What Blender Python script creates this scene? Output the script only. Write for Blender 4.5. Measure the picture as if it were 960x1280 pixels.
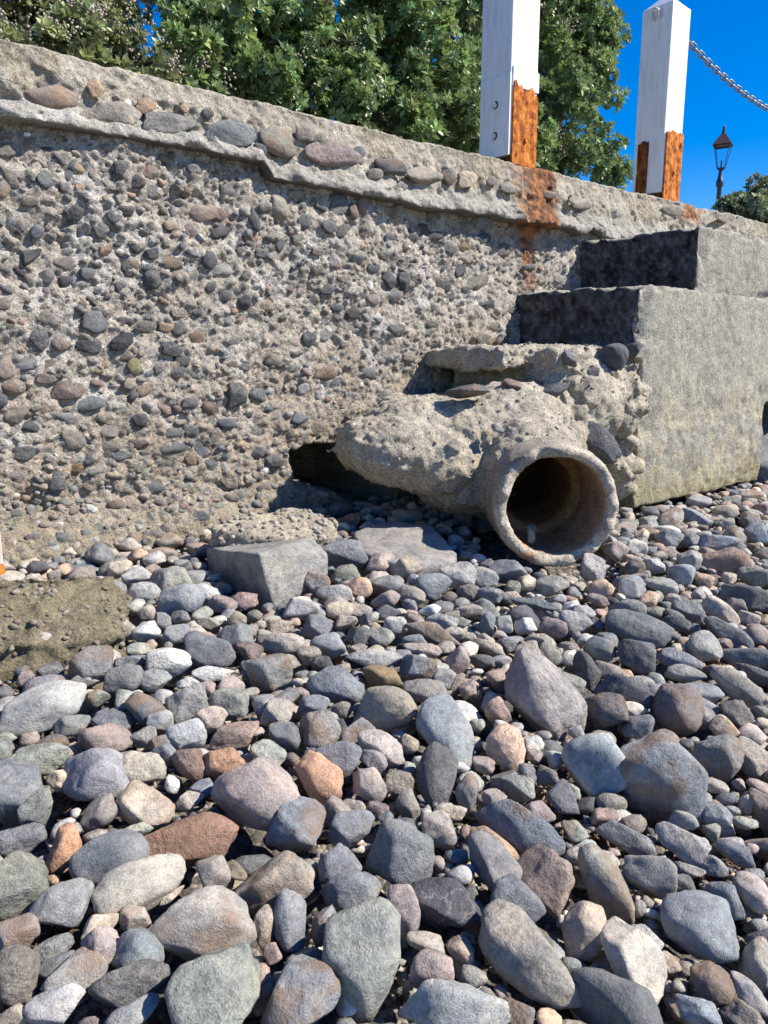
import bpy, bmesh, math, random
import numpy as np
from mathutils import Matrix, Vector

# ------------------------------------------------------------------ camera, world, sun, exposure
for o in list(bpy.data.objects):
    bpy.data.objects.remove(o, do_unlink=True)
scene = bpy.context.scene
COL = scene.collection
random.seed(7)
RNG = np.random.default_rng(11)

FPX = 961.0                       # focal length in photograph pixels (960 x 1280)
D = 2.4                           # metres from the lens to the wall face; the wall runs along +X at Y = 0
PITCH = math.atan((640 - 445) / FPX)
YAW = math.radians(50.03)         # the wall's direction, to the right of the view axis
HV = np.array([math.cos(YAW), math.sin(YAW), 0.0])
RV = np.array([math.sin(YAW), -math.cos(YAW), 0.0])
UP = np.array([0, 0, 1.0])
FV = HV * math.cos(PITCH) - UP * math.sin(PITCH)
UV = HV * math.sin(PITCH) + UP * math.cos(PITCH)
CAM = np.array([0.0, -D, 0.0])

cam_data = bpy.data.cameras.new('camera')
cam = bpy.data.objects.new('camera', cam_data)
COL.objects.link(cam)
cam_data.sensor_fit = 'VERTICAL'
cam_data.sensor_height = 36.0
cam_data.lens = FPX / 1280.0 * 36.0
cam_data.clip_start = 0.05
cam_data.clip_end = 800
cam.matrix_world = Matrix((
    (RV[0], UV[0], -FV[0], CAM[0]),
    (RV[1], UV[1], -FV[1], CAM[1]),
    (RV[2], UV[2], -FV[2], CAM[2]),
    (0, 0, 0, 1)))
scene.camera = cam

SUN_EL = math.radians(44)
SUN_H = np.array([0.68, -0.73, 0.0]); SUN_H /= np.linalg.norm(SUN_H)
SUN_DIR = SUN_H * math.cos(SUN_EL) + UP * math.sin(SUN_EL)      # towards the sun
world = bpy.data.worlds.new('World')
scene.world = world
world.use_nodes = True
wn = world.node_tree
sky = wn.nodes.new('ShaderNodeTexSky')
sky.sky_type = 'NISHITA'
sky.sun_disc = False
sky.sun_elevation = SUN_EL
sky.sun_rotation = math.atan2(SUN_H[0], SUN_H[1])
sky.air_density = 1.0
sky.dust_density = 0.1
sky.ozone_density = 4.0
hs = wn.nodes.new('ShaderNodeHueSaturation')
hs.inputs['Saturation'].default_value = 1.55
hs.inputs['Hue'].default_value = 0.514
wn.links.new(sky.outputs[0], hs.inputs['Color'])
wn.links.new(hs.outputs[0], wn.nodes['Background'].inputs[0])
wn.nodes['Background'].inputs[1].default_value = 0.105

sun_data = bpy.data.lights.new('sun', 'SUN')
sun_data.energy = 5.0
sun_data.angle = math.radians(0.53)
sun_data.color = (1.0, 0.94, 0.84)
sun = bpy.data.objects.new('sun', sun_data)
COL.objects.link(sun)
sun.rotation_euler = Vector(SUN_DIR).to_track_quat('Z', 'Y').to_euler()
sun.location = (4, -6, 8)

scene.view_settings.view_transform = 'Standard'
scene.view_settings.look = 'None'
scene.view_settings.exposure = 0.72
scene.view_settings.gamma = 1.0
scene.view_settings.use_curve_mapping = False
scene.render.engine = 'CYCLES'

# ------------------------------------------------------------------ helpers
def ray(x, y):
    return FV + RV * (x - 480) / FPX + UV * (640 - y) / FPX
def on_plane_y(x, y, Y):
    d = ray(x, y)
    return CAM + d * ((Y + D) / d[1])
def beach_z(x, y):
    y = np.asarray(y, float); x = np.asarray(x, float)
    z = -0.587 + 0.10 * np.clip(y, -0.8, 0.6) + 0.20 * np.clip(y + 0.8, -40, 0)
    return z
def on_beach(x, y, lift=0.0):
    d = ray(x, y); lo, hi = 0.3, 30.0
    for _ in range(50):
        m = (lo + hi) / 2; p = CAM + d * m
        if p[2] > float(beach_z(p[0], p[1])) + lift: lo = m
        else: hi = m
    return CAM + d * lo

def hash3(i, j, k, seed):
    h = (i.astype(np.int64) * 374761393 + j.astype(np.int64) * 668265263 + k.astype(np.int64) * 2147483647 + seed * 1274126177) & 0xFFFFFFFF
    h = ((h ^ (h >> 13)) * 1274126177) & 0xFFFFFFFF
    h = ((h ^ (h >> 16)) * 2246822519) & 0xFFFFFFFF
    h = h ^ (h >> 15)
    return h / 4294967295.0 * 2 - 1
def vnoise(p, seed=0):
    p = np.asarray(p, float)
    f = np.floor(p); w = p - f; w = w * w * w * (w * (w * 6 - 15) + 10)
    i, j, k = f[:, 0].astype(np.int64), f[:, 1].astype(np.int64), f[:, 2].astype(np.int64)
    r = 0
    for a in (0, 1):
        wa = w[:, 0] if a else 1 - w[:, 0]
        for b in (0, 1):
            wb = w[:, 1] if b else 1 - w[:, 1]
            for c in (0, 1):
                wc = w[:, 2] if c else 1 - w[:, 2]
                r = r + wa * wb * wc * hash3(i + a, j + b, k + c, seed)
    return r
def fbm(p, scale, octs=4, seed=0, gain=0.5):
    p = np.asarray(p, float); r = 0; amp = 1
    for o in range(octs):
        r = r + amp * vnoise(p * scale * (2.03 ** o) + 13.7 * o, seed + o * 17); amp *= gain
    return r
def unit(v): return v / np.linalg.norm(v)
def smooth(a, b, x):
    t = np.clip((x - a) / (b - a), 0, 1); return t * t * (3 - 2 * t)

def mesh_np(name, verts, faces, mat=None, shade=True, col=None):
    """faces: (n,3) or (n,4) array, or list"""
    me = bpy.data.meshes.new(name)
    verts = np.asarray(verts, np.float32)
    if isinstance(faces, np.ndarray):
        n, k = faces.shape
        me.vertices.add(len(verts)); me.vertices.foreach_set('co', verts.ravel())
        me.loops.add(n * k); me.loops.foreach_set('vertex_index', faces.astype(np.int32).ravel())
        me.polygons.add(n)
        me.polygons.foreach_set('loop_start', np.arange(0, n * k, k, dtype=np.int32))
        me.polygons.foreach_set('loop_total', np.full(n, k, np.int32))
        me.update(calc_edges=True); me.validate()
    else:
        me.from_pydata([tuple(v) for v in verts], [], faces); me.update()
    if shade:
        me.polygons.foreach_set('use_smooth', np.ones(len(me.polygons), bool))
    if col is not None:
        at = me.color_attributes.new('Col', 'FLOAT_COLOR', 'POINT')
        c4 = np.ones((len(verts), 4), np.float32); c4[:, :3] = col
        at.data.foreach_set('color', c4.ravel())
    if mat: me.materials.append(mat)
    return me
def link(name, me, parent=None, loc=None):
    o = bpy.data.objects.new(name, me); COL.objects.link(o)
    if parent is not None: o.parent = parent
    if loc is not None: o.location = loc
    return o
def tag(o, label=None, cat=None, group=None, kind=None):
    if label: o['label'] = label
    if cat: o['category'] = cat
    if group: o['group'] = group
    if kind: o['kind'] = kind
    return o
def empty(name, loc, label, cat, group=None):
    o = bpy.data.objects.new(name, None); COL.objects.link(o); o.location = loc
    o.empty_display_size = 0.1
    return tag(o, label, cat, group)
def grid_faces(nu, nv, flip=False):
    idx = np.arange(nu * nv).reshape(nu, nv)
    a, b, c, d = idx[:-1, :-1], idx[1:, :-1], idx[1:, 1:], idx[:-1, 1:]
    f = np.stack([a, b, c, d] if not flip else [a, d, c, b], -1).reshape(-1, 4)
    return f
def bm_mesh(name, bm, mat, shade=False):
    me = bpy.data.meshes.new(name); bm.normal_update(); bm.to_mesh(me); bm.free()
    if shade: me.polygons.foreach_set('use_smooth', np.ones(len(me.polygons), bool))
    me.materials.append(mat); return me
def box_bm(bm, lo, hi, bevel=0.0):
    vs = [bm.verts.new((x, y, z)) for z in (lo[2], hi[2]) for y in (lo[1], hi[1]) for x in (lo[0], hi[0])]
    fs = [bm.faces.new([vs[i] for i in q]) for q in ((0, 2, 3, 1), (4, 5, 7, 6), (0, 1, 5, 4), (2, 6, 7, 3), (0, 4, 6, 2), (1, 3, 7, 5))]
    if bevel:
        es = list({e for f in fs for e in f.edges})
        bmesh.ops.bevel(bm, geom=es, offset=bevel, segments=2, profile=0.6, affect='EDGES')
def tube(pts, rad, seg=8, closed=False):
    """verts, faces of a tube along pts"""
    pts = np.asarray(pts, float); n = len(pts)
    rad = np.full(n, rad) if np.isscalar(rad) else np.asarray(rad)
    V = []; F = []
    ref = np.array([0.31, 0.17, 0.93])
    for i in range(n):
        t = pts[(i + 1) % n] - pts[i - 1] if closed else pts[min(i + 1, n - 1)] - pts[max(i - 1, 0)]
        t = t / np.linalg.norm(t)
        a = np.cross(t, ref); a /= np.linalg.norm(a); b = np.cross(t, a)
        for s in range(seg):
            th = 2 * math.pi * s / seg
            V.append(pts[i] + rad[i] * (math.cos(th) * a + math.sin(th) * b))
    for i in range(n if closed else n - 1):
        for s in range(seg):
            j = (i + 1) % n
            F.append((i * seg + s, i * seg + (s + 1) % seg, j * seg + (s + 1) % seg, j * seg + s))
    if not closed:
        F.append(tuple(range(seg))[::-1]); F.append(tuple((n - 1) * seg + s for s in range(seg)))
    return V, F
_ico = {}
def ico(sub):
    if sub not in _ico:
        bm = bmesh.new(); bmesh.ops.create_icosphere(bm, subdivisions=sub, radius=1)
        v = np.array([x.co[:] for x in bm.verts]); f = np.array([[q.index for q in x.verts] for x in bm.faces]); bm.free()
        _ico[sub] = (v, f)
    return _ico[sub]
def rock_verts(sub, seed, p=10, nplanes=14, dmin=0.74, rough=0.03, boxy=0.0):
    r = np.random.default_rng(seed)
    d, f = ico(sub)
    d = d / np.linalg.norm(d, axis=1)[:, None]
    n = r.normal(size=(nplanes, 3)); n /= np.linalg.norm(n, axis=1)[:, None]
    dist = r.uniform(dmin, 1.05, nplanes)
    if boxy:                                            # blocky cobble: three skewed pairs of faces plus broken corners
        ax = np.array([(1, 0, 0), (-1, 0, 0), (0, 1, 0), (0, -1, 0), (0, 0, 1), (0, 0, -1)], float) + r.normal(size=(6, 3)) * boxy
        ax /= np.linalg.norm(ax, axis=1)[:, None]
        n = np.concatenate([ax, n[:max(4, nplanes - 5)]]); dist = np.concatenate([r.uniform(0.6, 0.82, 6), r.uniform(0.72, 1.0, len(n) - 6)])
    q = np.clip(d @ n.T, 0, None) / dist
    rad = ((q ** p).sum(1) + (1 / 1.12) ** p) ** (-1.0 / p)
    v = d * rad[:, None]
    st = unit(r.normal(size=3)); lay = (v @ st)[:, None] * 7.0 + 0.8 * np.stack([fbm(v + seed, 2, 2, seed + 8)] * 3, 1)
    v = v * (1 + rough * fbm(v + seed * 3.1, 1.6, 2, seed) + rough * 0.55 * fbm(v + seed, 4.5, 3, seed + 5) + rough * 0.35 * vnoise(lay, seed + 3))[:, None]
    lo, hi = v.min(0), v.max(0)
    v = (v - (lo + hi) / 2) / ((hi - lo) / 2)
    return v, f
def remesh(bm, voxel):
    me = bpy.data.meshes.new('tmp'); bm.to_mesh(me); bm.free()
    o = bpy.data.objects.new('tmp', me); COL.objects.link(o)
    m = o.modifiers.new('r', 'REMESH'); m.mode = 'VOXEL'; m.voxel_size = voxel; m.adaptivity = 0
    dg = bpy.context.evaluated_depsgraph_get()
    me2 = bpy.data.meshes.new_from_object(o.evaluated_get(dg))
    bpy.data.objects.remove(o); bpy.data.meshes.remove(me)
    n = len(me2.vertices); v = np.empty(n * 3, np.float32); me2.vertices.foreach_get('co', v)
    nr = np.empty(n * 3, np.float32); me2.vertices.foreach_get('normal', nr)
    fs = np.array([p.vertices[:] for p in me2.polygons if len(p.vertices) == 4], np.int32)
    bpy.data.meshes.remove(me2)
    return v.reshape(-1, 3).astype(float), nr.reshape(-1, 3).astype(float), fs
def bm_ell(bm, c, r, rot=None, sub=3):
    m = Matrix.Translation(Vector([float(q) for q in c])) @ (rot.to_4x4() if rot else Matrix.Identity(4)) @ Matrix.Diagonal((float(r[0]), float(r[1]), float(r[2]), 1))
    bmesh.ops.create_icosphere(bm, subdivisions=sub, radius=1, matrix=m)

# ------------------------------------------------------------------ materials
def new_mat(name):
    m = bpy.data.materials.new(name); m.use_nodes = True
    nt = m.node_tree; b = nt.nodes['Principled BSDF']
    return m, nt, b
def N(nt, t, **kw):
    n = nt.nodes.new(t)
    for k, v in kw.items():
        if k in n.inputs: n.inputs[k].default_value = v
        else: setattr(n, k, v)
    return n
def ramp(nt, fac, stops):
    r = nt.nodes.new('ShaderNodeValToRGB'); e = r.color_ramp.elements
    while len(e) < len(stops): e.new(0.5)
    for q, (pos, c) in zip(e, stops):
        q.position = pos; q.color = (*c, 1) if len(c) == 3 else c
    nt.links.new(fac, r.inputs[0]); return r
def mixc(nt, blend, fac, a, b):
    m = nt.nodes.new('ShaderNodeMix'); m.data_type = 'RGBA'; m.blend_type = blend
    if isinstance(fac, (int, float)): m.inputs[0].default_value = fac
    else: nt.links.new(fac, m.inputs[0])
    for s, q in ((6, a), (7, b)):
        if isinstance(q, tuple): m.inputs[s].default_value = (*q, 1)
        else: nt.links.new(q, m.inputs[s])
    return m.outputs[2]
def bump(nt, b, h, strength, dist, prev=None):
    n = N(nt, 'ShaderNodeBump'); n.inputs['Strength'].default_value = strength; n.inputs['Distance'].default_value = dist
    nt.links.new(h, n.inputs['Height'])
    if prev is not None: nt.links.new(prev.outputs[0], n.inputs['Normal'])
    nt.links.new(n.outputs[0], b.inputs['Normal']); return n

def stone_mat(name, source):
    """beach stone: base colour from the object or from the stored stone colour, with mottling, speckle and veins"""
    m, nt, b = new_mat(name); L = nt.links.new
    geo = N(nt, 'ShaderNodeNewGeometry')
    if source == 'object':
        oi = N(nt, 'ShaderNodeObjectInfo'); base = oi.outputs['Color']
        off = N(nt, 'ShaderNodeVectorMath', operation='SCALE'); off.inputs[0].default_value = (31.0, 17.0, 23.0); L(oi.outputs['Random'], off.inputs['Scale'])
        ad = N(nt, 'ShaderNodeVectorMath', operation='ADD'); L(geo.outputs['Position'], ad.inputs[0]); L(off.outputs[0], ad.inputs[1]); vec = ad.outputs[0]
        rnd = oi.outputs['Random']
    else:
        at = N(nt, 'ShaderNodeAttribute', attribute_name='Col'); base = at.outputs['Color']; vec = geo.outputs['Position']
        rnd = geo.outputs['Random Per Island']
    n1 = N(nt, 'ShaderNodeTexNoise', Scale=17.0, Detail=5.0, Roughness=0.62); L(vec, n1.inputs['Vector'])
    n2 = N(nt, 'ShaderNodeTexNoise', Scale=330.0, Detail=3.0, Roughness=0.7); L(vec, n2.inputs['Vector'])
    n3 = N(nt, 'ShaderNodeTexNoise', Scale=70.0, Detail=6.0, Roughness=0.65); L(vec, n3.inputs['Vector'])
    r1 = ramp(nt, n1.outputs[0], [(0.28, (0.58, 0.6, 0.64)), (0.5, (1, 1, 1)), (0.72, (1.4, 1.32, 1.2))])
    c = mixc(nt, 'MULTIPLY', 1.0, base, r1.outputs[0])
    r2 = ramp(nt, n2.outputs[0], [(0.3, (0.66, 0.66, 0.66)), (0.5, (1, 1, 1)), (0.72, (1.5, 1.48, 1.42))])
    c = mixc(nt, 'MULTIPLY', 0.75, c, r2.outputs[0])
    r3 = ramp(nt, n3.outputs[0], [(0.33, (0.62, 0.6, 0.58)), (0.55, (1.05, 1.05, 1.05))])
    c = mixc(nt, 'MULTIPLY', 0.8, c, r3.outputs[0])
    # dry silt and lichen patches
    n4 = N(nt, 'ShaderNodeTexNoise', Scale=9.0, Detail=7.0, Roughness=0.7); L(vec, n4.inputs['Vector'])
    r4 = ramp(nt, n4.outputs[0], [(0.55, (0, 0, 0)), (0.72, (0.55, 0.55, 0.55))])
    c = mixc(nt, 'MIX', r4.outputs[0], c, mixc(nt, 'MIX', 0.55, c, (0.36, 0.32, 0.26)))
    # rust-brown staining on some stones
    n6 = N(nt, 'ShaderNodeTexNoise', Scale=13.0, Detail=6.0, Roughness=0.6); L(vec, n6.inputs['Vector'])
    r6 = ramp(nt, n6.outputs[0], [(0.46, (0, 0, 0)), (0.6, (0.7, 0.7, 0.7))])
    wn_ = N(nt, 'ShaderNodeTexWhiteNoise', noise_dimensions='1D'); L(rnd, wn_.inputs['W'])
    lt = N(nt, 'ShaderNodeMath', operation='LESS_THAN'); L(wn_.outputs['Value'], lt.inputs[0]); lt.inputs[1].default_value = 0.17
    m6 = N(nt, 'ShaderNodeMath', operation='MULTIPLY'); L(r6.outputs[0], m6.inputs[0]); L(lt.outputs[0], m6.inputs[1])
    c = mixc(nt, 'MIX', m6.outputs[0], c, (0.26, 0.165, 0.10))
    # pale hairline veins on some stones
    wv = N(nt, 'ShaderNodeTexVoronoi', feature='DISTANCE_TO_EDGE', Scale=6.0); L(vec, wv.inputs['Vector'])
    nd = N(nt, 'ShaderNodeTexNoise', Scale=12.0, Detail=4.0); L(vec, nd.inputs['Vector'])
    mixv = N(nt, 'ShaderNodeVectorMath', operation='MULTIPLY_ADD'); L(nd.outputs['Color'], mixv.inputs[0]); mixv.inputs[1].default_value = (0.12, 0.12, 0.12); L(vec, mixv.inputs[2]); L(mixv.outputs[0], wv.inputs['Vector'])
    rv = ramp(nt, wv.outputs['Distance'], [(0.0, (1, 1, 1)), (0.012, (0, 0, 0))])
    gt = N(nt, 'ShaderNodeMath', operation='GREATER_THAN'); L(rnd, gt.inputs[0]); gt.inputs[1].default_value = 0.66
    ml = N(nt, 'ShaderNodeMath', operation='MULTIPLY'); L(rv.outputs[0], ml.inputs[0]); L(gt.outputs[0], ml.inputs[1])
    ml2 = N(nt, 'ShaderNodeMath', operation='MULTIPLY'); L(ml.outputs[0], ml2.inputs[0]); ml2.inputs[1].default_value = 0.4
    c = mixc(nt, 'MIX', ml2.outputs[0], c, (0.42, 0.4, 0.36))
    L(c, b.inputs['Base Color'])
    b.inputs['Roughness'].default_value = 0.78
    b.inputs['Specular IOR Level'].default_value = 0.35
    n5 = N(nt, 'ShaderNodeTexNoise', Scale=38.0, Detail=4.0, Roughness=0.6, Distortion=1.2); L(vec, n5.inputs['Vector'])
    ab = N(nt, 'ShaderNodeMath', operation='SUBTRACT'); L(n5.outputs[0], ab.inputs[0]); ab.inputs[1].default_value = 0.5
    ab2 = N(nt, 'ShaderNodeMath', operation='ABSOLUTE'); L(ab.outputs[0], ab2.inputs[0])
    cr = ramp(nt, ab2.outputs[0], [(0.0, (0, 0, 0)), (0.035, (1, 1, 1))])
    p0 = bump(nt, b, cr.outputs[0], 0.35, 0.004)
    p1 = bump(nt, b, n3.outputs[0], 0.85, 0.02, p0)
    mr = N(nt, 'ShaderNodeMapRange'); L(rnd, mr.inputs['Value']); mr.inputs['To Min'].default_value = 0.15; mr.inputs['To Max'].default_value = 0.9; L(mr.outputs[0], p1.inputs['Strength'])
    bump(nt, b, n2.outputs[0], 0.5, 0.0028, p1)
    return m
M_STONE = stone_mat('beach_stone', 'object')
M_STONE_A = stone_mat('small_stone', 'attr')

def crust_mat(name, tint=(1, 1, 1), rough=0.92, b1=0.8, b2=0.7, spec=True):
    """concrete / conglomerate: base colour stored per point, speckled with sand and grit"""
    m, nt, b = new_mat(name); L = nt.links.new
    geo = N(nt, 'ShaderNodeNewGeometry'); vec = geo.outputs['Position']
    at = N(nt, 'ShaderNodeAttribute', attribute_name='Col'); c = at.outputs['Color']
    n1 = N(nt, 'ShaderNodeTexNoise', Scale=24.0, Detail=6.0, Roughness=0.7); L(vec, n1.inputs['Vector'])
    n2 = N(nt, 'ShaderNodeTexNoise', Scale=210.0, Detail=4.0, Roughness=0.75); L(vec, n2.inputs['Vector'])
    v1 = N(nt, 'ShaderNodeTexVoronoi', feature='F1', Scale=150.0); L(vec, v1.inputs['Vector'])
    r1 = ramp(nt, n1.outputs[0], [(0.3, (0.72, 0.7, 0.68)), (0.5, (1, 1, 1)), (0.7, (1.18, 1.17, 1.14))])
    c = mixc(nt, 'MULTIPLY', 0.9, c, r1.outputs[0])
    r2 = ramp(nt, n2.outputs[0], [(0.33, (0.45, 0.43, 0.4)), (0.5, (1, 1, 1)), (0.68, (1.32, 1.32, 1.3))])
    c = mixc(nt, 'MULTIPLY', 0.85, c, r2.outputs[0])
    if spec:
        sp = N(nt, 'ShaderNodeSeparateColor'); L(v1.outputs['Color'], sp.inputs[0])
        r3 = ramp(nt, sp.outputs[0], [(0.0, (0.4, 0.4, 0.42)), (0.22, (0.75, 0.74, 0.72)), (0.4, (1, 1, 1)), (0.85, (1, 1, 1)), (1.0, (1.55, 1.5, 1.4))])
        c = mixc(nt, 'MULTIPLY', 0.6, c, r3.outputs[0])
    c = mixc(nt, 'MULTIPLY', 1.0, c, tint)
    L(c, b.inputs['Base Color'])
    b.inputs['Roughness'].default_value = rough
    b.inputs['Specular IOR Level'].default_value = 0.2
    p = bump(nt, b, n1.outputs[0], b1, 0.02)
    p = bump(nt, b, v1.outputs['Distance'], b1 * 0.7, 0.004, p)
    bump(nt, b, n2.outputs[0], b2, 0.006, p)
    return m
M_WALL = crust_mat('conglomerate_wall')
M_CONC = crust_mat('weathered_concrete', b1=0.5, b2=0.55)
M_LUMP = crust_mat('crumbled_concrete', b1=0.6, b2=0.7)

def paint_mat():
    m, nt, b = new_mat('white_paint'); L = nt.links.new
    tc = N(nt, 'ShaderNodeTexCoord')
    mp = N(nt, 'ShaderNodeMapping'); mp.inputs['Scale'].default_value = (14, 14, 2.2); L(tc.outputs['Object'], mp.inputs[0])
    n = N(nt, 'ShaderNodeTexNoise', Scale=3.0, Detail=6.0, Roughness=0.65); L(mp.outputs[0], n.inputs['Vector'])
    r = ramp(nt, n.outputs[0], [(0.3, (0.66, 0.65, 0.62)), (0.5, (0.8, 0.8, 0.79)), (0.8, (0.84, 0.84, 0.83))])
    n2 = N(nt, 'ShaderNodeTexNoise', Scale=26.0, Detail=5.0, Roughness=0.7); L(tc.outputs['Object'], n2.inputs['Vector'])
    r2 = ramp(nt, n2.outputs[0], [(0.66, (0, 0, 0)), (0.74, (1, 1, 1))])
    c = mixc(nt, 'MIX', r2.outputs[0], r.outputs[0], (0.5, 0.48, 0.43))
    L(c, b.inputs['Base Color']); b.inputs['Roughness'].default_value = 0.5
    bump(nt, b, n.outputs[0], 0.2, 0.01)
    return m
M_PAINT = paint_mat()
def rust_mat(name, dark=False):
    m, nt, b = new_mat(name); L = nt.links.new
    tc = N(nt, 'ShaderNodeTexCoord')
    mp = N(nt, 'ShaderNodeMapping'); mp.inputs['Scale'].default_value = (1.3, 1.3, 0.95); L(tc.outputs['Object'], mp.inputs[0])
    n = N(nt, 'ShaderNodeTexNoise', Scale=22.0, Detail=8.0, Roughness=0.7); L(mp.outputs[0], n.inputs['Vector'])
    n2 = N(nt, 'ShaderNodeTexNoise', Scale=160.0, Detail=4.0, Roughness=0.7); L(tc.outputs['Object'], n2.inputs['Vector'])
    k = 0.45 if dark else 1.0
    r = ramp(nt, n.outputs[0], [(0.3, (0.07 * k, 0.028 * k, 0.02)), (0.42, (0.25 * k, 0.075 * k, 0.02)), (0.52, (0.56 * k, 0.17 * k, 0.03 * k)), (0.62, (0.7 * k, 0.3 * k, 0.07 * k)), (0.74, (0.3 * k, 0.1 * k, 0.03 * k))])
    r2 = ramp(nt, n2.outputs[0], [(0.3, (0.6, 0.55, 0.5)), (0.6, (1.1, 1.1, 1.1))])
    L(mixc(nt, 'MULTIPLY', 0.8, r.outputs[0], r2.outputs[0]), b.inputs['Base Color'])
    b.inputs['Roughness'].default_value = 0.9; b.inputs['Specular IOR Level'].default_value = 0.2
    p = bump(nt, b, n.outputs[0], 0.7, 0.012); bump(nt, b, n2.outputs[0], 0.6, 0.004, p)
    return m
M_RUST = rust_mat('rust'); M_RUST_D = rust_mat('dark_rust', True)
def plain_mat(name, colr, rough=0.6, metal=0.0, scale=40.0, var=0.3):
    m, nt, b = new_mat(name); L = nt.links.new
    tc = N(nt, 'ShaderNodeTexCoord')
    n = N(nt, 'ShaderNodeTexNoise', Scale=scale, Detail=5.0, Roughness=0.6); L(tc.outputs['Object'], n.inputs['Vector'])
    r = ramp(nt, n.outputs[0], [(0.3, tuple(q * (1 - var) for q in colr)), (0.7, tuple(q * (1 + var) for q in colr))])
    L(r.outputs[0], b.inputs['Base Color']); b.inputs['Roughness'].default_value = rough; b.inputs['Metallic'].default_value = metal
    bump(nt, b, n.outputs[0], 0.25, 0.004)
    return m
M_GALV = plain_mat('galvanised_chain', (0.3, 0.3, 0.31), 0.5, 0.75, 60, 0.4)
M_BOLT = plain_mat('painted_bolt', (0.62, 0.62, 0.6), 0.5)
M_IRON = plain_mat('lamp_iron', (0.03, 0.045, 0.08), 0.45, 0.2)
M_COPPER = plain_mat('lamp_hood', (0.13, 0.07, 0.06), 0.5, 0.1)
M_BARK = plain_mat('bark', (0.06, 0.045, 0.033), 0.9, 0, 25, 0.5)
M_WOOD = plain_mat('pale_stake', (0.62, 0.5, 0.42), 0.8, 0, 20, 0.15)
def glass_mat():
    m, nt, b = new_mat('lantern_glass')
    b.inputs['Base Color'].default_value = (0.95, 0.97, 1, 1); b.inputs['Roughness'].default_value = 0.03
    b.inputs['Transmission Weight'].default_value = 1.0; b.inputs['IOR'].default_value = 1.02
    return m
M_GLASS = glass_mat()
def leaf_mat(name):
    m, nt, b = new_mat(name); L = nt.links.new
    at = N(nt, 'ShaderNodeAttribute', attribute_name='Col')
    L(at.outputs['Color'], b.inputs['Base Color'])
    b.inputs['Roughness'].default_value = 0.42; b.inputs['Specular IOR Level'].default_value = 0.5
    tr = N(nt, 'ShaderNodeBsdfTranslucent')
    h = N(nt, 'ShaderNodeHueSaturation', Value=1.5, Saturation=1.1); L(at.outputs['Color'], h.inputs['Color']); L(h.outputs[0], tr.inputs['Color'])
    mx = N(nt, 'ShaderNodeMixShader'); mx.inputs[0].default_value = 0.22
    L(b.outputs[0], mx.inputs[1]); L(tr.outputs[0], mx.inputs[2]); L(mx.outputs[0], nt.nodes['Material Output'].inputs['Surface'])
    return m
M_LEAF = leaf_mat('glossy_leaf')
def ground_mat(name, c0, c1, scale=60):
    m, nt, b = new_mat(name); L = nt.links.new
    geo = N(nt, 'ShaderNodeNewGeometry'); vec = geo.outputs['Position']
    v = N(nt, 'ShaderNodeTexVoronoi', feature='F1', Scale=scale); L(vec, v.inputs['Vector'])
    n = N(nt, 'ShaderNodeTexNoise', Scale=scale * 0.35, Detail=6.0, Roughness=0.7); L(vec, n.inputs['Vector'])
    sp = N(nt, 'ShaderNodeSeparateColor'); L(v.outputs['Color'], sp.inputs[0])
    r = ramp(nt, sp.outputs[0], [(0, c0), (0.7, c1), (1.0, tuple(min(q * 2.4, 0.6) for q in c1))])
    r2 = ramp(nt, n.outputs[0], [(0.3, (0.6, 0.6, 0.6)), (0.7, (1.2, 1.2, 1.2))])
    L(mixc(nt, 'MULTIPLY', 1.0, r.outputs[0], r2.outputs[0]), b.inputs['Base Color'])
    b.inputs['Roughness'].default_value = 0.9
    inv = N(nt, 'ShaderNodeMath', operation='SUBTRACT'); inv.inputs[0].default_value = 1.0; L(v.outputs['Distance'], inv.inputs[1])
    bump(nt, b, inv.outputs[0], 1.0, 0.6 / scale)
    return m
M_GRIT = ground_mat('beach_grit', (0.05, 0.045, 0.04), (0.14, 0.12, 0.1), 95)
M_TERRACE = ground_mat('terrace_gravel', (0.1, 0.1, 0.09), (0.2, 0.19, 0.17), 60)

# stone colour families (linear base colours)
FAM = {
    'B': ((0.152, 0.164, 0.174), 'blue-grey'), 'B2': ((0.150, 0.180, 0.212), 'slate-blue'),
    'G': ((0.215, 0.212, 0.205), 'grey'), 'G2': ((0.185, 0.185, 0.195), 'ash-grey'),
    'D': ((0.105, 0.108, 0.115), 'dark grey'), 'D2': ((0.13, 0.125, 0.13), 'dark charcoal'), 'D3': ((0.145, 0.130, 0.122), 'dark brown-grey'),
    'W': ((0.250, 0.218, 0.182), 'brown-grey'), 'W2': ((0.205, 0.190, 0.165), 'olive-brown'), 'W3': ((0.290, 0.255, 0.210), 'sandy grey'), 'W4': ((0.245, 0.225, 0.205), 'taupe'),
    'T': ((0.350, 0.285, 0.205), 'tan'), 'T2': ((0.300, 0.265, 0.220), 'grey-tan'),
    'P': ((0.250, 0.200, 0.178), 'mauve'), 'P2': ((0.185, 0.140, 0.120), 'brown'),
    'R': ((0.380, 0.200, 0.110), 'orange-brown'), 'R2': ((0.300, 0.150, 0.10), 'rust-red'), 'R3': ((0.285, 0.200, 0.165), 'reddish brown'), 'R4': ((0.370, 0.245, 0.160), 'pale orange'), 'R5': ((0.26, 0.18, 0.09), 'golden brown'),
    'L': ((0.62, 0.58, 0.50), 'white'), 'L2': ((0.345, 0.345, 0.325), 'pale grey'), 'L3': ((0.42, 0.365, 0.325), 'pale pinkish'),
    'N': ((0.225, 0.232, 0.195), 'green-grey'), 'N2': ((0.190, 0.200, 0.180), 'dark green-grey'), 'Y': ((0.24, 0.22, 0.10), 'yellow-green'),
}
FKEYS = ['B', 'B', 'G', 'G', 'G2', 'D', 'W', 'W', 'W', 'T', 'T2', 'P', 'P', 'R3', 'R4', 'L2', 'L2', 'N', 'N', 'W3']
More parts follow.
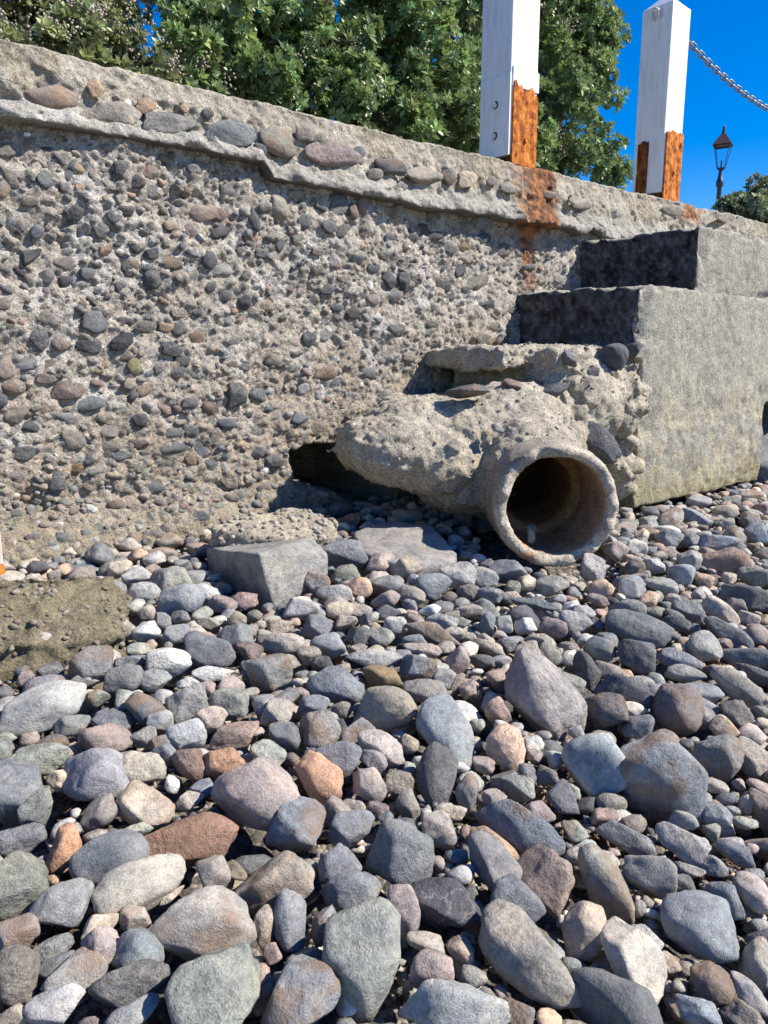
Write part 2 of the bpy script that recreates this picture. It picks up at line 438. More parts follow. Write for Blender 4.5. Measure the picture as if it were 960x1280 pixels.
def fam_col(code, r, var=0.14):
    c = np.array(FAM[code][0]); c = 0.78 * c + 0.22 * c.mean() * np.array([1.06, 1.0, 0.92]); k = 1 + r.normal() * var
    return np.clip(c * k * (1 + r.normal(size=3) * 0.014), 0.03, 0.75)

# ================================================================== SETTING: ground
gx = np.concatenate([np.linspace(-150, -4, 14), np.linspace(-3, 9, 241), np.linspace(10, 150, 14)])
gy = np.concatenate([np.linspace(-120, -6, 14), np.linspace(-5, 0.6, 113)])
GX, GY = np.meshgrid(gx, gy, indexing='ij')
gp = np.stack([GX.ravel(), GY.ravel(), np.zeros(GX.size)], 1)
gz = beach_z(gp[:, 0], gp[:, 1]) - 0.075 + 0.012 * fbm(gp, 6, 3, 3)
gz = np.maximum(gz, -6 + 0 * gz)
gp[:, 2] = gz
tag(link('beach', mesh_np('beach', gp, grid_faces(len(gx), len(gy)), M_GRIT)), kind='structure')
tz = 0.74
tv = np.array([(-150, 0.42, tz), (150, 0.42, tz), (150, 200, tz), (-150, 200, tz)])
tag(link('terrace_ground', mesh_np('terrace_ground', tv, np.array([[0, 1, 2, 3]]), M_TERRACE, False)), kind='structure')

# ================================================================== sea wall
WALL = empty('sea_wall', (2.5, 0, -0.6), 'old sea wall of pebbly concrete with a row of cobbles under its coping', 'wall')
WX0, WX1 = -1.5, 9.0
ZTOP = 0.832
def zbot(x):   # lower edge of the coping
    x = np.asarray(x, float)
    return 0.586 + 0.048 * smooth(1.50, 1.455, x) + 0.008 * np.sin(x * 5.0)
HOLE_A = on_plane_y(364, 562, 0); HOLE_B = on_plane_y(462, 560, 0)
print('hole', HOLE_A, HOLE_B)
P1 = on_plane_y(672, 230, 0); P2 = on_plane_y(858, 262, 0)
def rust_mask(x, z):
    n = fbm(np.stack([x, z * 0.6, z * 0], 1), 16, 4, 71); sk = fbm(np.stack([x * 6, z * 0.5, z * 0], 1), 8, 3, 73)
    a = smooth(0.2, 0.06, np.abs(x - P1[0] + 0.03 * n) * (1 + 1.3 * smooth(0.62, 0.4, z)) + 0.05 * n + 0.035 * sk) * smooth(0.14, 0.48, z + 0.09 * n)
    b = smooth(0.15, 0.05, np.abs(x - P2[0] - 0.03) + 0.05 * n) * smooth(0.66, 0.76, z + 0.05 * n)
    return np.clip(np.maximum(a, b), 0, 1)
def rust_tint(c, m, p):
    n = fbm(p, 40, 3, 77)[:, None]
    w = smooth(-0.5, 0.6, n); rc = np.array([0.13, 0.055, 0.03]) * (1 - w) + np.array([0.40, 0.17, 0.065]) * w
    return c * (1 - 0.93 * m[:, None]) + rc * 0.93 * m[:, None]

def build_wall_face():
    ux = np.concatenate([np.linspace(WX0, 0.45, 60), np.arange(0.455, 3.3, 0.0051), np.arange(3.3, 5.2, 0.012), np.linspace(5.25, WX1, 60)])
    uz = np.arange(-0.82, 0.70, 0.0051)
    X, Z = np.meshgrid(ux, uz, indexing='ij')
    x, z = X.ravel(), Z.ravel()
    p = np.stack([x, 0 * x, z], 1)
    h = 0.024 * fbm(p, 2.2, 3, 5) + 0.011 * fbm(p, 9, 3, 6) + 0.0065 * fbm(p, 34, 3, 8)
    rid = np.abs(fbm(p, 55, 2, 9)); h = h - 0.010 * (1 - smooth(0, 0.25, rid)) * smooth(-0.3, 0.4, fbm(p, 7, 2, 4))
    # colour
    big = fbm(p, 1.6, 3, 21); mid = fbm(p, 8, 4, 22)
    light = np.array([0.44, 0.395, 0.34]); tan = np.array([0.375, 0.32, 0.255]); algae = np.array([0.265, 0.225, 0.15])
    wl = smooth(0.02, -0.22, z - 0.10 * (x - 1.2) + 0.14 * mid + 0.1 * big)[:, None]
    c = light * (1 - wl) + tan * wl
    wa = smooth(-0.40, -0.56, z + 0.06 * mid)[:, None] * (0.75 + 0.25 * np.clip(big, -1, 1))[:, None]
    c = c * (1 - wa) + algae * wa
    pale = smooth(0.25, 0.7, mid)[:, None] * (1 - wl) * 0.6
    c = c * (1 - pale) + np.array([0.54, 0.51, 0.475]) * pale
    # grit and pebbles of the aggregate, stamped as relief
    nx, nz = len(ux), len(uz)
    h2 = h.reshape(nx, nz).copy(); c2 = c.reshape(nx, nz, 3)
    r = np.random.default_rng(5)
    n = 8500
    px = r.uniform(0.3, 3.45, n); pz = r.uniform(-0.7, 0.68, n); pr = 0.0045 + 0.011 * r.power(0.45, n)
    for i in range(n):
        a, bb, th = pr[i] * r.uniform(0.9, 1.5), pr[i] * r.uniform(0.6, 1.0), r.normal() * 0.6
        i0, i1 = np.searchsorted(ux, (px[i] - a, px[i] + a)); j0, j1 = np.searchsorted(uz, (pz[i] - a, pz[i] + a))
        if i1 - i0 < 2 or j1 - j0 < 2: continue
        dx = ux[i0:i1, None] - px[i]; dz = uz[None, j0:j1] - pz[i]
        ca, sa = math.cos(th), math.sin(th)
        q = ((dx * ca + dz * sa) / a) ** 2 + ((-dx * sa + dz * ca) / bb) ** 2
        k = q < 1
        if not k.any(): continue
        base = h2[i0:i1, j0:j1][k].mean()
        out = base + bb * (np.sqrt(np.clip(1 - q, 0, 1)) * 1.0 - 0.25)
        h2[i0:i1, j0:j1] = np.where(k, np.maximum(h2[i0:i1, j0:j1], out), h2[i0:i1, j0:j1])
        code = FKEYS[r.integers(len(FKEYS))]
        cc = fam_col(code, r, 0.2) * 0.95
        if r.random() < 0.75: cc = 0.3 * cc + 0.7 * c2[(i0 + i1) // 2, (j0 + j1) // 2]
        c2[i0:i1, j0:j1][k] = cc
    h = h2.ravel(); c = c2.reshape(-1, 3)
    # hollow under the wall beside the stairs
    hx0, hx1 = HOLE_A[0], HOLE_B[0] + 0.12
    nz_ = 0.04 * fbm(p, 9, 3, 33)
    ztop = -0.315 - 0.03 * np.abs((x - (hx0 + hx1) / 2) / 0.2) ** 2
    ins = smooth(hx0 - 0.012, hx0 + 0.02, x + nz_) * smooth(hx1 + 0.02, hx1 - 0.02, x) * smooth(ztop + 0.012, ztop - 0.02, z + nz_) * smooth(-0.53, -0.45, z + 0.25 * (x - hx0) + nz_)
    h = h - 0.55 * ins
    # the foot of the wall runs out in a skirt of crumbled mortar at the left
    foot = smooth(-0.44, -0.60, z) * smooth(1.75, 1.2, x)
    h = h + 0.10 * foot
    c = rust_tint(c, rust_mask(x, z), p)
    v = np.stack([x, -h + 0.02, z], 1)
    link('wall_face', mesh_np('wall_face', v, grid_faces(nx, nz), M_WALL, True, c), WALL).matrix_parent_inverse = Matrix.Translation(-WALL.location)
    H = h2
    def height(xx, zz):
        i = min(max(np.searchsorted(ux, xx), 0), nx - 1); j = min(max(np.searchsorted(uz, zz), 0), nz - 1)
        return h.reshape(nx, nz)[i, j] - 0.02
    return height
WALL_H = build_wall_face()

def build_coping():
    ux = np.concatenate([np.linspace(WX0, 0.45, 40), np.arange(0.456, 5.4, 0.0075), np.linspace(5.45, WX1, 60)])
    # profile: (outward, fraction 0 at bottom edge .. 1 at top), walked from the back of the top to the underside
    prof = [(-0.40, 1.0)] + [(-0.40 + 0.36 * t, 1.0) for t in np.linspace(0.2, 1, 10)]
    prof += [(-0.012, 0.995), (0.0, 0.985)]
    for t in np.linspace(0.97, 0.05, 46):
        out = 0.004 + 0.008 * smooth(0.9, 0.6, t) - 0.004 * smooth(0.55, 0.42, t) + 0.034 * smooth(0.36, 0.05, t)
        prof.append((out, t))
    prof += [(0.041, 0.02), (0.037, 0.0)] + [(0.037 - 0.08 * t, 0.0) for t in np.linspace(0.15, 1, 8)]
    prof = np.array(prof)
    nu, nv = len(ux), len(prof)
    X = np.repeat(ux, nv); O = np.tile(prof[:, 0], nu); T = np.tile(prof[:, 1], nu)
    zb = zbot(X) + 0.011 * fbm(np.stack([X, 0 * X, 0 * X], 1), 5, 4, 50)
    brk = smooth(3.0, 3.3, X)
    zb = zb + brk * 0.02 * fbm(np.stack([X, 0 * X, 0 * X], 1), 9, 4, 51)
    zt = ZTOP + 0.004 * fbm(np.stack([X, 0 * X, 0 * X], 1), 6, 3, 52)
    Z = zb + T * (zt - zb)
    p = np.stack([X, O, Z], 1)
    front = smooth(-0.05, -0.01, O)
    d = front * (0.008 * fbm(p, 5, 3, 53) + (0.006 + 0.006 * smooth(0.7, 0.3, T)) * fbm(p, 18, 3, 54) + 0.0035 * fbm(p, 70, 2, 55))
    pits = smooth(0.45, 0.75, fbm(p, 16, 3, 56)) * front * smooth(0.85, 0.6, T); d = d - 0.012 * pits
    Y = -(O + d) + 0.0
    Z = Z + 0.003 * fbm(p, 40, 2, 58) * (T > 0.97)
    v = np.stack([X, Y, Z], 1)
    mid = fbm(p, 7, 4, 57)
    c0 = np.array([0.37, 0.335, 0.275]); c1 = np.array([0.34, 0.32, 0.285])
    w = smooth(0.45, 0.25, T)[:, None]
    c = c0 * (1 - w) + c1 * w
    c = c * (1 + 0.12 * mid)[:, None]
    st = smooth(0.15, 0.6, fbm(p, 3.5, 3, 59))[:, None] * (T > 0.45)[:, None] * 0.35
    c = c * (1 - st) + np.array([0.27, 0.22, 0.13]) * st
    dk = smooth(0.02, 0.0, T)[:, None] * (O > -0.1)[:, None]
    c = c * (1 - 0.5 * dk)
    wh = smooth(0.30, 0.1, np.abs(X - 0.62))[:, None] * smooth(0.0, 0.5, mid)[:, None]
    c = c * (1 - 0.5 * wh) + np.array([0.52, 0.51, 0.47]) * 0.5 * wh
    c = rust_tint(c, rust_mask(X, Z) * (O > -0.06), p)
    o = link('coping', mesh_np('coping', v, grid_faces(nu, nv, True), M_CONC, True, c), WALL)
    o.matrix_parent_inverse = Matrix.Translation(-WALL.location)
    # back of the wall, and an unseen added box stopping light behind the hollow
    bm = bmesh.new(); box_bm(bm, (WX0, 0.10, -0.2), (WX1, 0.395, ZTOP - 0.01)); box_bm(bm, (WX0, 0.64, -0.9), (WX1, 0.75, 0.70))
    me = bm_mesh('wall_core_and_light_stop', bm, M_CONC)
    at = me.color_attributes.new('Col', 'FLOAT_COLOR', 'POINT')
    at.data.foreach_set('color', np.tile(np.array([0.34, 0.32, 0.28, 1], np.float32), len(me.vertices)))
    ob = link('wall_core_and_light_stop', me, WALL); ob.matrix_parent_inverse = Matrix.Translation(-WALL.location)
    ob.location = (0, 0.0, 0)
build_coping()

# stone shapes shared by everything that is a cobble
ROUND = [mesh_np('cobble_shape', *rock_verts(4, 100 + i, 15, 11, 0.66, 0.05, 0.5 if i % 2 else 0), M_STONE) for i in range(16)]
ANGUL = [mesh_np('angular_shape', *rock_verts(4, 200 + i, (34, 50)[i % 2], 10, 0.60, 0.05, (0.3, 0.45, 0)[i % 3]), M_STONE) for i in range(27)]
LOWRO = [mesh_np('pebble_shape', *rock_verts(3, 300 + i, 20, 10, 0.64, 0.06, 0.4 if i % 2 else 0), M_STONE) for i in range(10)]

def set_axes(o, P, e1, e2, e3, a, b, c):
    m = Matrix(((e1[0] * a, e2[0] * b, e3[0] * c, P[0]), (e1[1] * a, e2[1] * b, e3[1] * c, P[1]), (e1[2] * a, e2[2] * b, e3[2] * c, P[2]), (0, 0, 0, 1)))
    if o.parent is not None:
        o.matrix_parent_inverse = Matrix.Translation(-o.parent.location); o.matrix_basis = m
    else: o.matrix_world = m

# ---- cobbles bedded in the wall: (px, py, half width, half height, clockwise tilt, colour)
COPE = [(65,122,33,15,8,'P'),(139,144,39,17,12,'T2'),(216,154,38,13,3,'G'),(288,167,32,15,8,'B'),(348,177,23,17,25,'N'),(418,193,38,16,12,'P'),(488,208,19,9,15,'D'),
 (530,219,25,10,5,'W'),(561,222,8,10,0,'B'),(585,224,14,10,-10,'T'),(120,111,10,12,0,'R4'),(184,132,16,10,0,'R4'),(231,135,6,6,0,'R4'),(261,142,8,6,0,'D'),(382,165,10,15,0,'W'),(400,177,8,10,0,'W'),
 (327,186,9,8,30,'B'),(450,190,8,7,0,'D'),(470,218,9,7,0,'W'),(502,232,8,6,0,'W'),(635,235,12,7,10,'W'),(615,226,7,6,0,'W'),(728,254,18,7,5,'W'),(688,243,8,5,0,'R3'),(840,262,12,6,10,'W'),(905,272,16,6,5,'W'),(55,108,8,6,10,'W'),(160,130,5,5,0,'L'),(310,160,6,5,0,'W')]
BED = [(12,184,12,10,0,'W'),(63,185,8,7,0,'D'),(15,220,18,9,35,'W'),(5,233,12,12,0,'G'),(61,224,14,12,20,'B'),(83,232,7,6,0,'G'),(90,217,6,9,0,'B'),(120,215,7,9,0,'W'),(153,209,11,10,0,'B'),(168,226,14,12,0,'D'),(190,214,10,9,0,'R3'),(191,240,12,10,0,'G'),(130,230,11,6,0,'G'),(212,237,8,5,0,'D'),(236,239,7,7,0,'G'),(290,236,13,9,-30,'B'),(258,262,20,15,5,'P'),(284,266,13,11,0,'P'),(284,288,15,9,-20,'D'),(160,262,10,8,0,'D'),(142,270,8,10,-20,'D'),(100,263,14,10,-20,'D'),(91,280,12,11,0,'G'),(50,287,10,9,0,'B2'),(40,251,11,6,0,'W'),(25,275,16,14,0,'L2'),(47,318,16,9,-20,'D'),(88,330,20,11,-5,'W'),(68,301,10,6,0,'N'),(130,287,9,9,0,'G'),(241,288,10,8,0,'P'),(195,316,11,7,0,'D'),(169,332,10,13,0,'D'),(214,328,16,9,0,'W'),(198,347,14,13,0,'D'),(115,341,11,8,0,'B'),(65,345,10,9,0,'G'),(89,350,9,8,0,'D'),(137,312,10,7,0,'R4'),(265,325,10,11,0,'D'),(282,336,15,10,-10,'G'),(222,262,4,7,0,'G'),
 (355,258,12,18,-35,'T2'),(432,253,14,14,0,'B'),(416,283,11,9,0,'B'),(434,285,12,7,-50,'D'),(447,262,7,10,0,'R3'),(385,277,8,10,0,'G'),(357,305,7,10,0,'D'),(335,260,9,9,0,'W'),(323,275,7,14,-20,'D'),(459,255,6,12,0,'P'),(491,261,7,6,0,'T'),(502,262,6,8,0,'R4'),(461,288,13,8,0,'W'),(497,296,7,6,0,'D'),(526,295,9,8,0,'D'),(553,269,8,7,0,'G'),(540,286,10,9,0,'D'),(554,293,9,6,0,'D'),(572,307,8,11,-40,'G'),(596,283,10,10,0,'T'),(594,308,12,7,0,'R5'),(614,273,12,13,0,'G'),(618,296,13,9,0,'D'),(610,353,20,18,0,'W2'),(588,338,9,12,0,'D'),(564,358,10,9,0,'D'),(518,352,9,15,-10,'D'),(494,348,8,12,0,'D'),(500,367,11,12,0,'G'),(453,322,8,8,0,'D'),(404,336,8,8,0,'W'),(356,342,8,8,0,'D'),(417,361,9,7,0,'D'),(452,390,9,9,0,'D'),(620,379,14,8,10,'D'),(575,371,10,6,0,'D'),(490,320,9,7,0,'G'),(470,355,4,7,0,'L'),
 (124,403,19,14,10,'B'),(115,432,18,9,5,'D'),(55,422,13,13,-25,'B'),(82,430,12,9,0,'W'),(158,427,16,10,-15,'D'),(162,446,13,8,-20,'W'),(192,407,17,8,0,'W'),(215,408,9,7,0,'R4'),(165,402,10,7,0,'D'),(230,412,8,9,0,'B'),(258,422,11,8,0,'D'),(220,436,14,10,0,'D'),(235,452,13,9,-10,'D'),(178,458,12,12,-15,'Y'),(230,466,10,8,0,'B'),(40,455,16,11,0,'B'),(68,456,11,7,0,'W'),(10,460,15,14,0,'P'),(68,473,17,7,0,'W'),(90,489,23,12,0,'P2'),(22,485,15,11,0,'W'),(117,507,21,10,-10,'B'),(88,525,23,9,12,'B'),(25,520,15,12,-20,'W'),(5,502,10,10,0,'B'),(40,535,15,8,0,'B'),(98,552,16,14,0,'W'),(34,568,15,9,0,'B'),(170,481,12,9,0,'W'),(187,490,8,10,30,'P'),(214,513,12,7,0,'P'),(181,526,10,8,0,'D'),(143,540,12,9,0,'W'),(224,562,16,7,-12,'B'),(272,516,12,13,0,'D'),(302,495,11,16,0,'G'),(262,496,10,7,0,'W'),(245,505,11,8,0,'G'),(247,541,10,8,0,'G'),(225,543,11,7,0,'G'),(140,560,16,7,-10,'W'),(158,571,13,7,0,'B'),(177,557,11,7,0,'W'),(262,565,10,11,0,'B'),(278,545,8,10,0,'W'),(290,530,11,6,0,'B'),(315,460,8,6,0,'B'),(60,396,9,9,0,'W'),(286,370,12,8,-20,'D'),(270,358,8,6,0,'D'),(232,390,13,7,0,'W'),(315,378,8,9,0,'D'),(158,358,9,8,0,'D'),
 (330,493,13,9,15,'B'),(352,452,11,9,30,'W'),(395,425,9,9,0,'D'),(390,485,9,9,0,'L2'),(425,480,11,8,0,'B'),(470,467,9,8,0,'G'),(415,467,14,9,0,'W'),(328,542,14,9,0,'N'),(272,584,13,8,0,'B'),(327,567,9,8,0,'B'),(350,577,12,9,0,'G'),(245,576,8,9,0,'W'),(215,582,11,6,0,'B'),(77,604,12,13,0,'B'),(97,588,13,8,0,'R5'),(22,600,18,10,-15,'W'),(127,590,13,6,-15,'G'),(180,586,9,6,0,'W'),(405,537,15,9,0,'W'),(292,604,12,8,0,'W'),(200,610,12,7,0,'B'),(150,632,12,8,0,'W'),(180,638,10,7,0,'P'),(243,645,13,8,0,'B'),(75,672,9,7,0,'B'),(40,672,10,6,0,'B'),(120,660,8,6,0,'N'),(290,625,10,7,0,'P'),(335,610,10,7,0,'W'),(76,657,5,4,0,'L')]
wall_occ = []
def bed_stone(px, py, a, b, ang, code, cope=False, shape=None):
    r = RNG
    P = on_plane_y(px, py, -0.02)
    # the ellipse seen in the photograph, carried back onto the wall plane
    def pj(q):
        w = q - CAM; z = w @ FV; return np.array([FPX * (w @ RV) / z, -FPX * (w @ UV) / z])
    J = np.stack([(pj(P + np.array([0.01, 0, 0])) - pj(P)) / 0.01, (pj(P + np.array([0, 0, 0.01])) - pj(P)) / 0.01], 1)
    t = math.radians(ang); E2 = np.array([[math.cos(t) * a, -math.sin(t) * b], [math.sin(t) * a, math.cos(t) * b]])
    Uu, Ss, _ = np.linalg.svd(np.linalg.inv(J) @ E2)
    A, B = Ss; e1 = np.array([Uu[0, 0], 0, Uu[1, 0]]); e3 = np.array([0, 1.0, 0]); e2 = np.cross(e3, e1)
    C = 0.62 * min(A, B) * r.uniform(0.85, 1.15)
    if cope:
        h = 0.016; B *= 1.06; C = min(C, 0.024)
    else:
        h = WALL_H(P[0], P[2])
    P = P.copy(); P[1] = -h + C * (r.uniform(-0.1, 0.42) if not cope else r.uniform(-0.25, 0.05))
    wall_occ.append((P[0], P[2], max(A, B)))
    tl = Matrix.Rotation(r.normal() * 0.15, 3, 'X') @ Matrix.Rotation(r.normal() * 0.15, 3, 'Z')
    e1, e2, e3 = [np.array(tl @ Vector(q)) for q in (e1, e2, e3)]
    pool = LOWRO if max(a, b) < 12 else (ROUND if r.random() < 0.55 else ANGUL)
    o = link('stone', pool[r.integers(len(pool))], WALL)
    set_axes(o, P, e1, e2, e3, A * 1.04, B * 1.04, C)
    o.color = (*(fam_col(code, r, 0.12) * (1.05 if cope else 0.82)), 1)
    return o
n_bed = 0
for t in COPE: bed_stone(*t, cope=True); n_bed += 1
for t in BED: bed_stone(*t); n_bed += 1
# more of the middling stones where the list leaves gaps
tries = 0
while n_bed < 300 and tries < 6000:
    tries += 1
    px, py = RNG.uniform(0, 735), RNG.uniform(165, 690)
    P = on_plane_y(px, py, -0.02)
    if P[2] > float(zbot(P[0])) - 0.03 or P[2] < -0.6 or P[0] > 3.3: continue
    if HOLE_A[0] - 0.04 < P[0] < HOLE_B[0] + 0.3 and P[2] < -0.24: continue
    a = RNG.uniform(6, 11); rr = a * 0.003
    if any((P[0] - q[0]) ** 2 + (P[2] - q[1]) ** 2 < (q[2] + rr * 1.2) ** 2 for q in wall_occ): continue
    bed_stone(px, py, a, a * RNG.uniform(0.6, 0.85), RNG.normal() * 15, FKEYS[RNG.integers(len(FKEYS))]); n_bed += 1

# joined small meshes with their own colours
def joined(name, items, mat, sub, nshape=12, seed=400, p=11, dmin=0.72, rough=0.05):
    """items: list of (P, R(3x3 with scaled axes), colour)"""
    shapes = [rock_verts(sub, seed + i, p, 10, dmin, rough, 0.4 if i % 2 else 0) for i in range(nshape)]
    V = []; F = []; C = []; off = 0
    for k, (P, R, c) in enumerate(items):
        v, f = shapes[k % nshape]
        V.append(v @ np.asarray(R).T + P); F.append(f + off); C.append(np.tile(c, (len(v), 1))); off += len(v)
    return mesh_np(name, np.concatenate(V), np.concatenate(F), mat, True, np.concatenate(C))
items = []
for _ in range(2500):
    px, py = RNG.uniform(-30, 760), (RNG.uniform(150, 700) if _ < 1700 else RNG.uniform(560, 720))
    P = on_plane_y(px, py, -0.02).copy()
    if P[2] > float(zbot(P[0])) - 0.015 or P[2] < -0.62: continue
    a = 0.006 + 0.012 * RNG.power(0.5); 
    if any((P[0] - q[0]) ** 2 + (P[2] - q[1]) ** 2 < (q[2] * 0.9 + a * 0.6) ** 2 for q in wall_occ): continue
    hh = WALL_H(P[0], P[2])
    if hh < -0.1: continue
    P[1] = -hh + a * RNG.uniform(-0.1, 0.35)
    q = Matrix.Rotation(RNG.normal() * 0.5, 3, 'Y') @ Matrix.Rotation(RNG.normal() * 0.3, 3, 'X')
    R = np.array(q) @ np.diag([a * RNG.uniform(0.9, 1.5), a * 0.8, a * RNG.uniform(0.6, 0.95)])
    items.append((P, R, fam_col(FKEYS[RNG.integers(len(FKEYS))], RNG, 0.2) * (1.0 if RNG.random() > 0.03 else 2.2)))
o = link('pebble_aggregate', joined('pebble_aggregate', items, M_STONE_A, 2), WALL)
o.matrix_parent_inverse = Matrix.Translation(-WALL.location); o['kind'] = 'stuff'

def crust(par, v, n, rlo, rhi, seed, tone=(0.40, 0.36, 0.295), keep=None):
    """grit and pebbles standing out of a mortar surface whose points are v"""
    r = np.random.default_rng(seed); it = []
    vv = v if keep is None else v[keep]
    for _ in range(n):
        P = vv[r.integers(len(vv))]
        a = rlo + (rhi - rlo) * (1 - r.power(0.6))
        q = Matrix.Rotation(r.uniform(0, 6.28), 3, 'Z') @ Matrix.Rotation(r.normal() * 0.4, 3, 'X') @ Matrix.Rotation(r.normal() * 0.4, 3, 'Y')
        it.append((P, np.array(q) @ np.diag([a * r.uniform(0.9, 1.4), a * 0.9, a * r.uniform(0.55, 0.9)]), (0.35 * fam_col(FKEYS[r.integers(len(FKEYS))], r, 0.2) + 0.65 * np.array(tone)) * (1.0 if r.random() > 0.05 else 1.6)))
    o = link('pebble_aggregate', joined('pebble_aggregate', it, M_STONE_A, 2), par)
    o.matrix_parent_inverse = Matrix.Translation(-par.location); o['kind'] = 'stuff'
LUMPV = {}
# ================================================================== stairs
ST = empty('concrete_stairs', (3.3, -0.3, -0.62), 'broken concrete stairs cast against the sea wall, lowest steps crumbled away', 'stairs')
SW = 0.60                                            # stair width out from the wall
X1, X2, X3 = 3.29, 2.855, 2.23
Z1, Z2, Z3 = 0.556, 0.285, 0.036
def adopt(o, par):
    o.parent = par; o.matrix_parent_inverse = Matrix.Translation(-par.location); return o
def rough_box(name, lo, hi, voxel, amp, seed, colfun, mat, taper=None, bevel=0.012, chip=0.0):
    bm = bmesh.new(); box_bm(bm, lo, hi, bevel)
    v, n, f = remesh(bm, voxel)
    d = amp * fbm(v, 6, 3, seed) + amp * 0.6 * fbm(v, 28, 3, seed + 1) + amp * 0.35 * fbm(v, 90, 2, seed + 2)
    if chip:
        lo_, hi_ = np.array(lo), np.array(hi)
        e = np.sort(np.minimum(v - lo_, hi_ - v), axis=1)[:, 1]
        d = d - chip * smooth(0.05, 0.0, e) * smooth(-0.1, 0.7, fbm(v, 13, 3, seed + 7))
    v2 = v + n * d[:, None]
    return link(name, mesh_np(name, v2, f, mat, True, colfun(v, n)), None)
def step_col(v, n):
    m = fbm(v, 5, 4, 90); m2 = fbm(v, 18, 3, 91)
    c = np.array([0.345, 0.325, 0.275]) * (1 + 0.08 * m + 0.07 * m2)[:, None]
    yl = smooth(-0.45, 0.45, m2 + 0.5 * m)[:, None] * smooth(0.1, -0.45, v[:, 2])[:, None]
    c = c * (1 - 0.75 * yl) + np.array([0.43, 0.375, 0.255]) * 0.75 * yl
    stk = smooth(0.1, 0.6, fbm(v * np.array([1, 1, 0.12]), 16, 3, 98) + 0.3 * m)[:, None] * 0.2
    c = c * (1 - stk) + np.array([0.20, 0.185, 0.15]) * stk
    al = smooth(-0.46, -0.60, v[:, 2] + 0.05 * m)[:, None] * 0.6
    c = c * (1 - al) + np.array([0.25, 0.22, 0.11]) * al
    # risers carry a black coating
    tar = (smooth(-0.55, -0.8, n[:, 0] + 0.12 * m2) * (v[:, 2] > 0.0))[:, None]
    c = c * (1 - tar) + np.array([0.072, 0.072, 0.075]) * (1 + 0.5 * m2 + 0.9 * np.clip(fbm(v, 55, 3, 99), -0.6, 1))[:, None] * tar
    return c
def lump_col(v, n):
    m = fbm(v, 6, 4, 95); m2 = fbm(v, 22, 3, 96)
    c = np.array([0.42, 0.375, 0.30]) * (1 + 0.13 * m + 0.1 * m2)[:, None]
    yl = smooth(-0.1, 0.5, m)[:, None] * smooth(-0.15, -0.4, v[:, 2])[:, None] * 0.6
    c = c * (1 - yl) + np.array([0.44, 0.37, 0.24]) * yl
    pk = smooth(0.3, 0.65, m2)[:, None] * smooth(-0.35, -0.2, v[:, 2])[:, None] * 0.5
    return c * (1 - pk) + np.array([0.50, 0.455, 0.39]) * pk
def lump(name, parts, voxel, amp, seed, colfun=lump_col, mat=None, broken=0):
    bm = bmesh.new()
    for q in parts:
        if q[0] == 'e': bm_ell(bm, q[1], q[2], Matrix.Rotation(q[3], 3, 'Y') if len(q) > 3 else None)
        else: box_bm(bm, q[1], q[2], q[3] if len(q) > 3 else 0.03)
    if broken:                                            # angular broken pieces standing out of the mass
        rb = np.random.default_rng(seed + 40); ells = [q for q in parts if q[0] == 'e']
        for _ in range(broken):
            q = ells[rb.integers(len(ells))]; dd = unit(rb.normal(size=3) + np.array([-0.3, -0.8, 0.3]))
            P = np.asarray(q[1]) + dd * np.asarray(q[2]) * rb.uniform(0.82, 0.98)
            pts = unit(rb.normal(size=3)) * 0; rr = rb.uniform(0.03, 0.075)
            cl_ = [bm.verts.new(P + unit(rb.normal(size=3)) * rr * np.array([1.2, 0.9, 0.8])) for _k in range(9)]
            bmesh.ops.convex_hull(bm, input=cl_)
    v, n, f = remesh(bm, voxel)
    d = amp * fbm(v, 4.5, 3, seed) + amp * 0.7 * fbm(v, 12, 3, seed + 1) + (0.3 * amp + 0.003) * fbm(v, 45, 3, seed + 2)
    pit = smooth(0.35, 0.8, fbm(v, 20, 3, seed + 4)); d = d - amp * 0.2 * pit
    v2 = v + n * d[:, None]
    rel = v2 - pc; tt = rel @ AX; rad_ = np.linalg.norm(rel - tt[:, None] * AX, axis=1)
    inside = (tt < 0.95) & (tt > -0.2) & (rad_ < PR * 0.93)          # nothing fills the bore of the pipe
    f = f[~inside[f].any(1)]
    LUMPV[name] = v2[~inside]
    return link(name, mesh_np(name, v2, f, mat or M_LUMP, True, colfun(v, n)), None)
def W3(px, py, Y): return on_plane_y(px, py, Y)
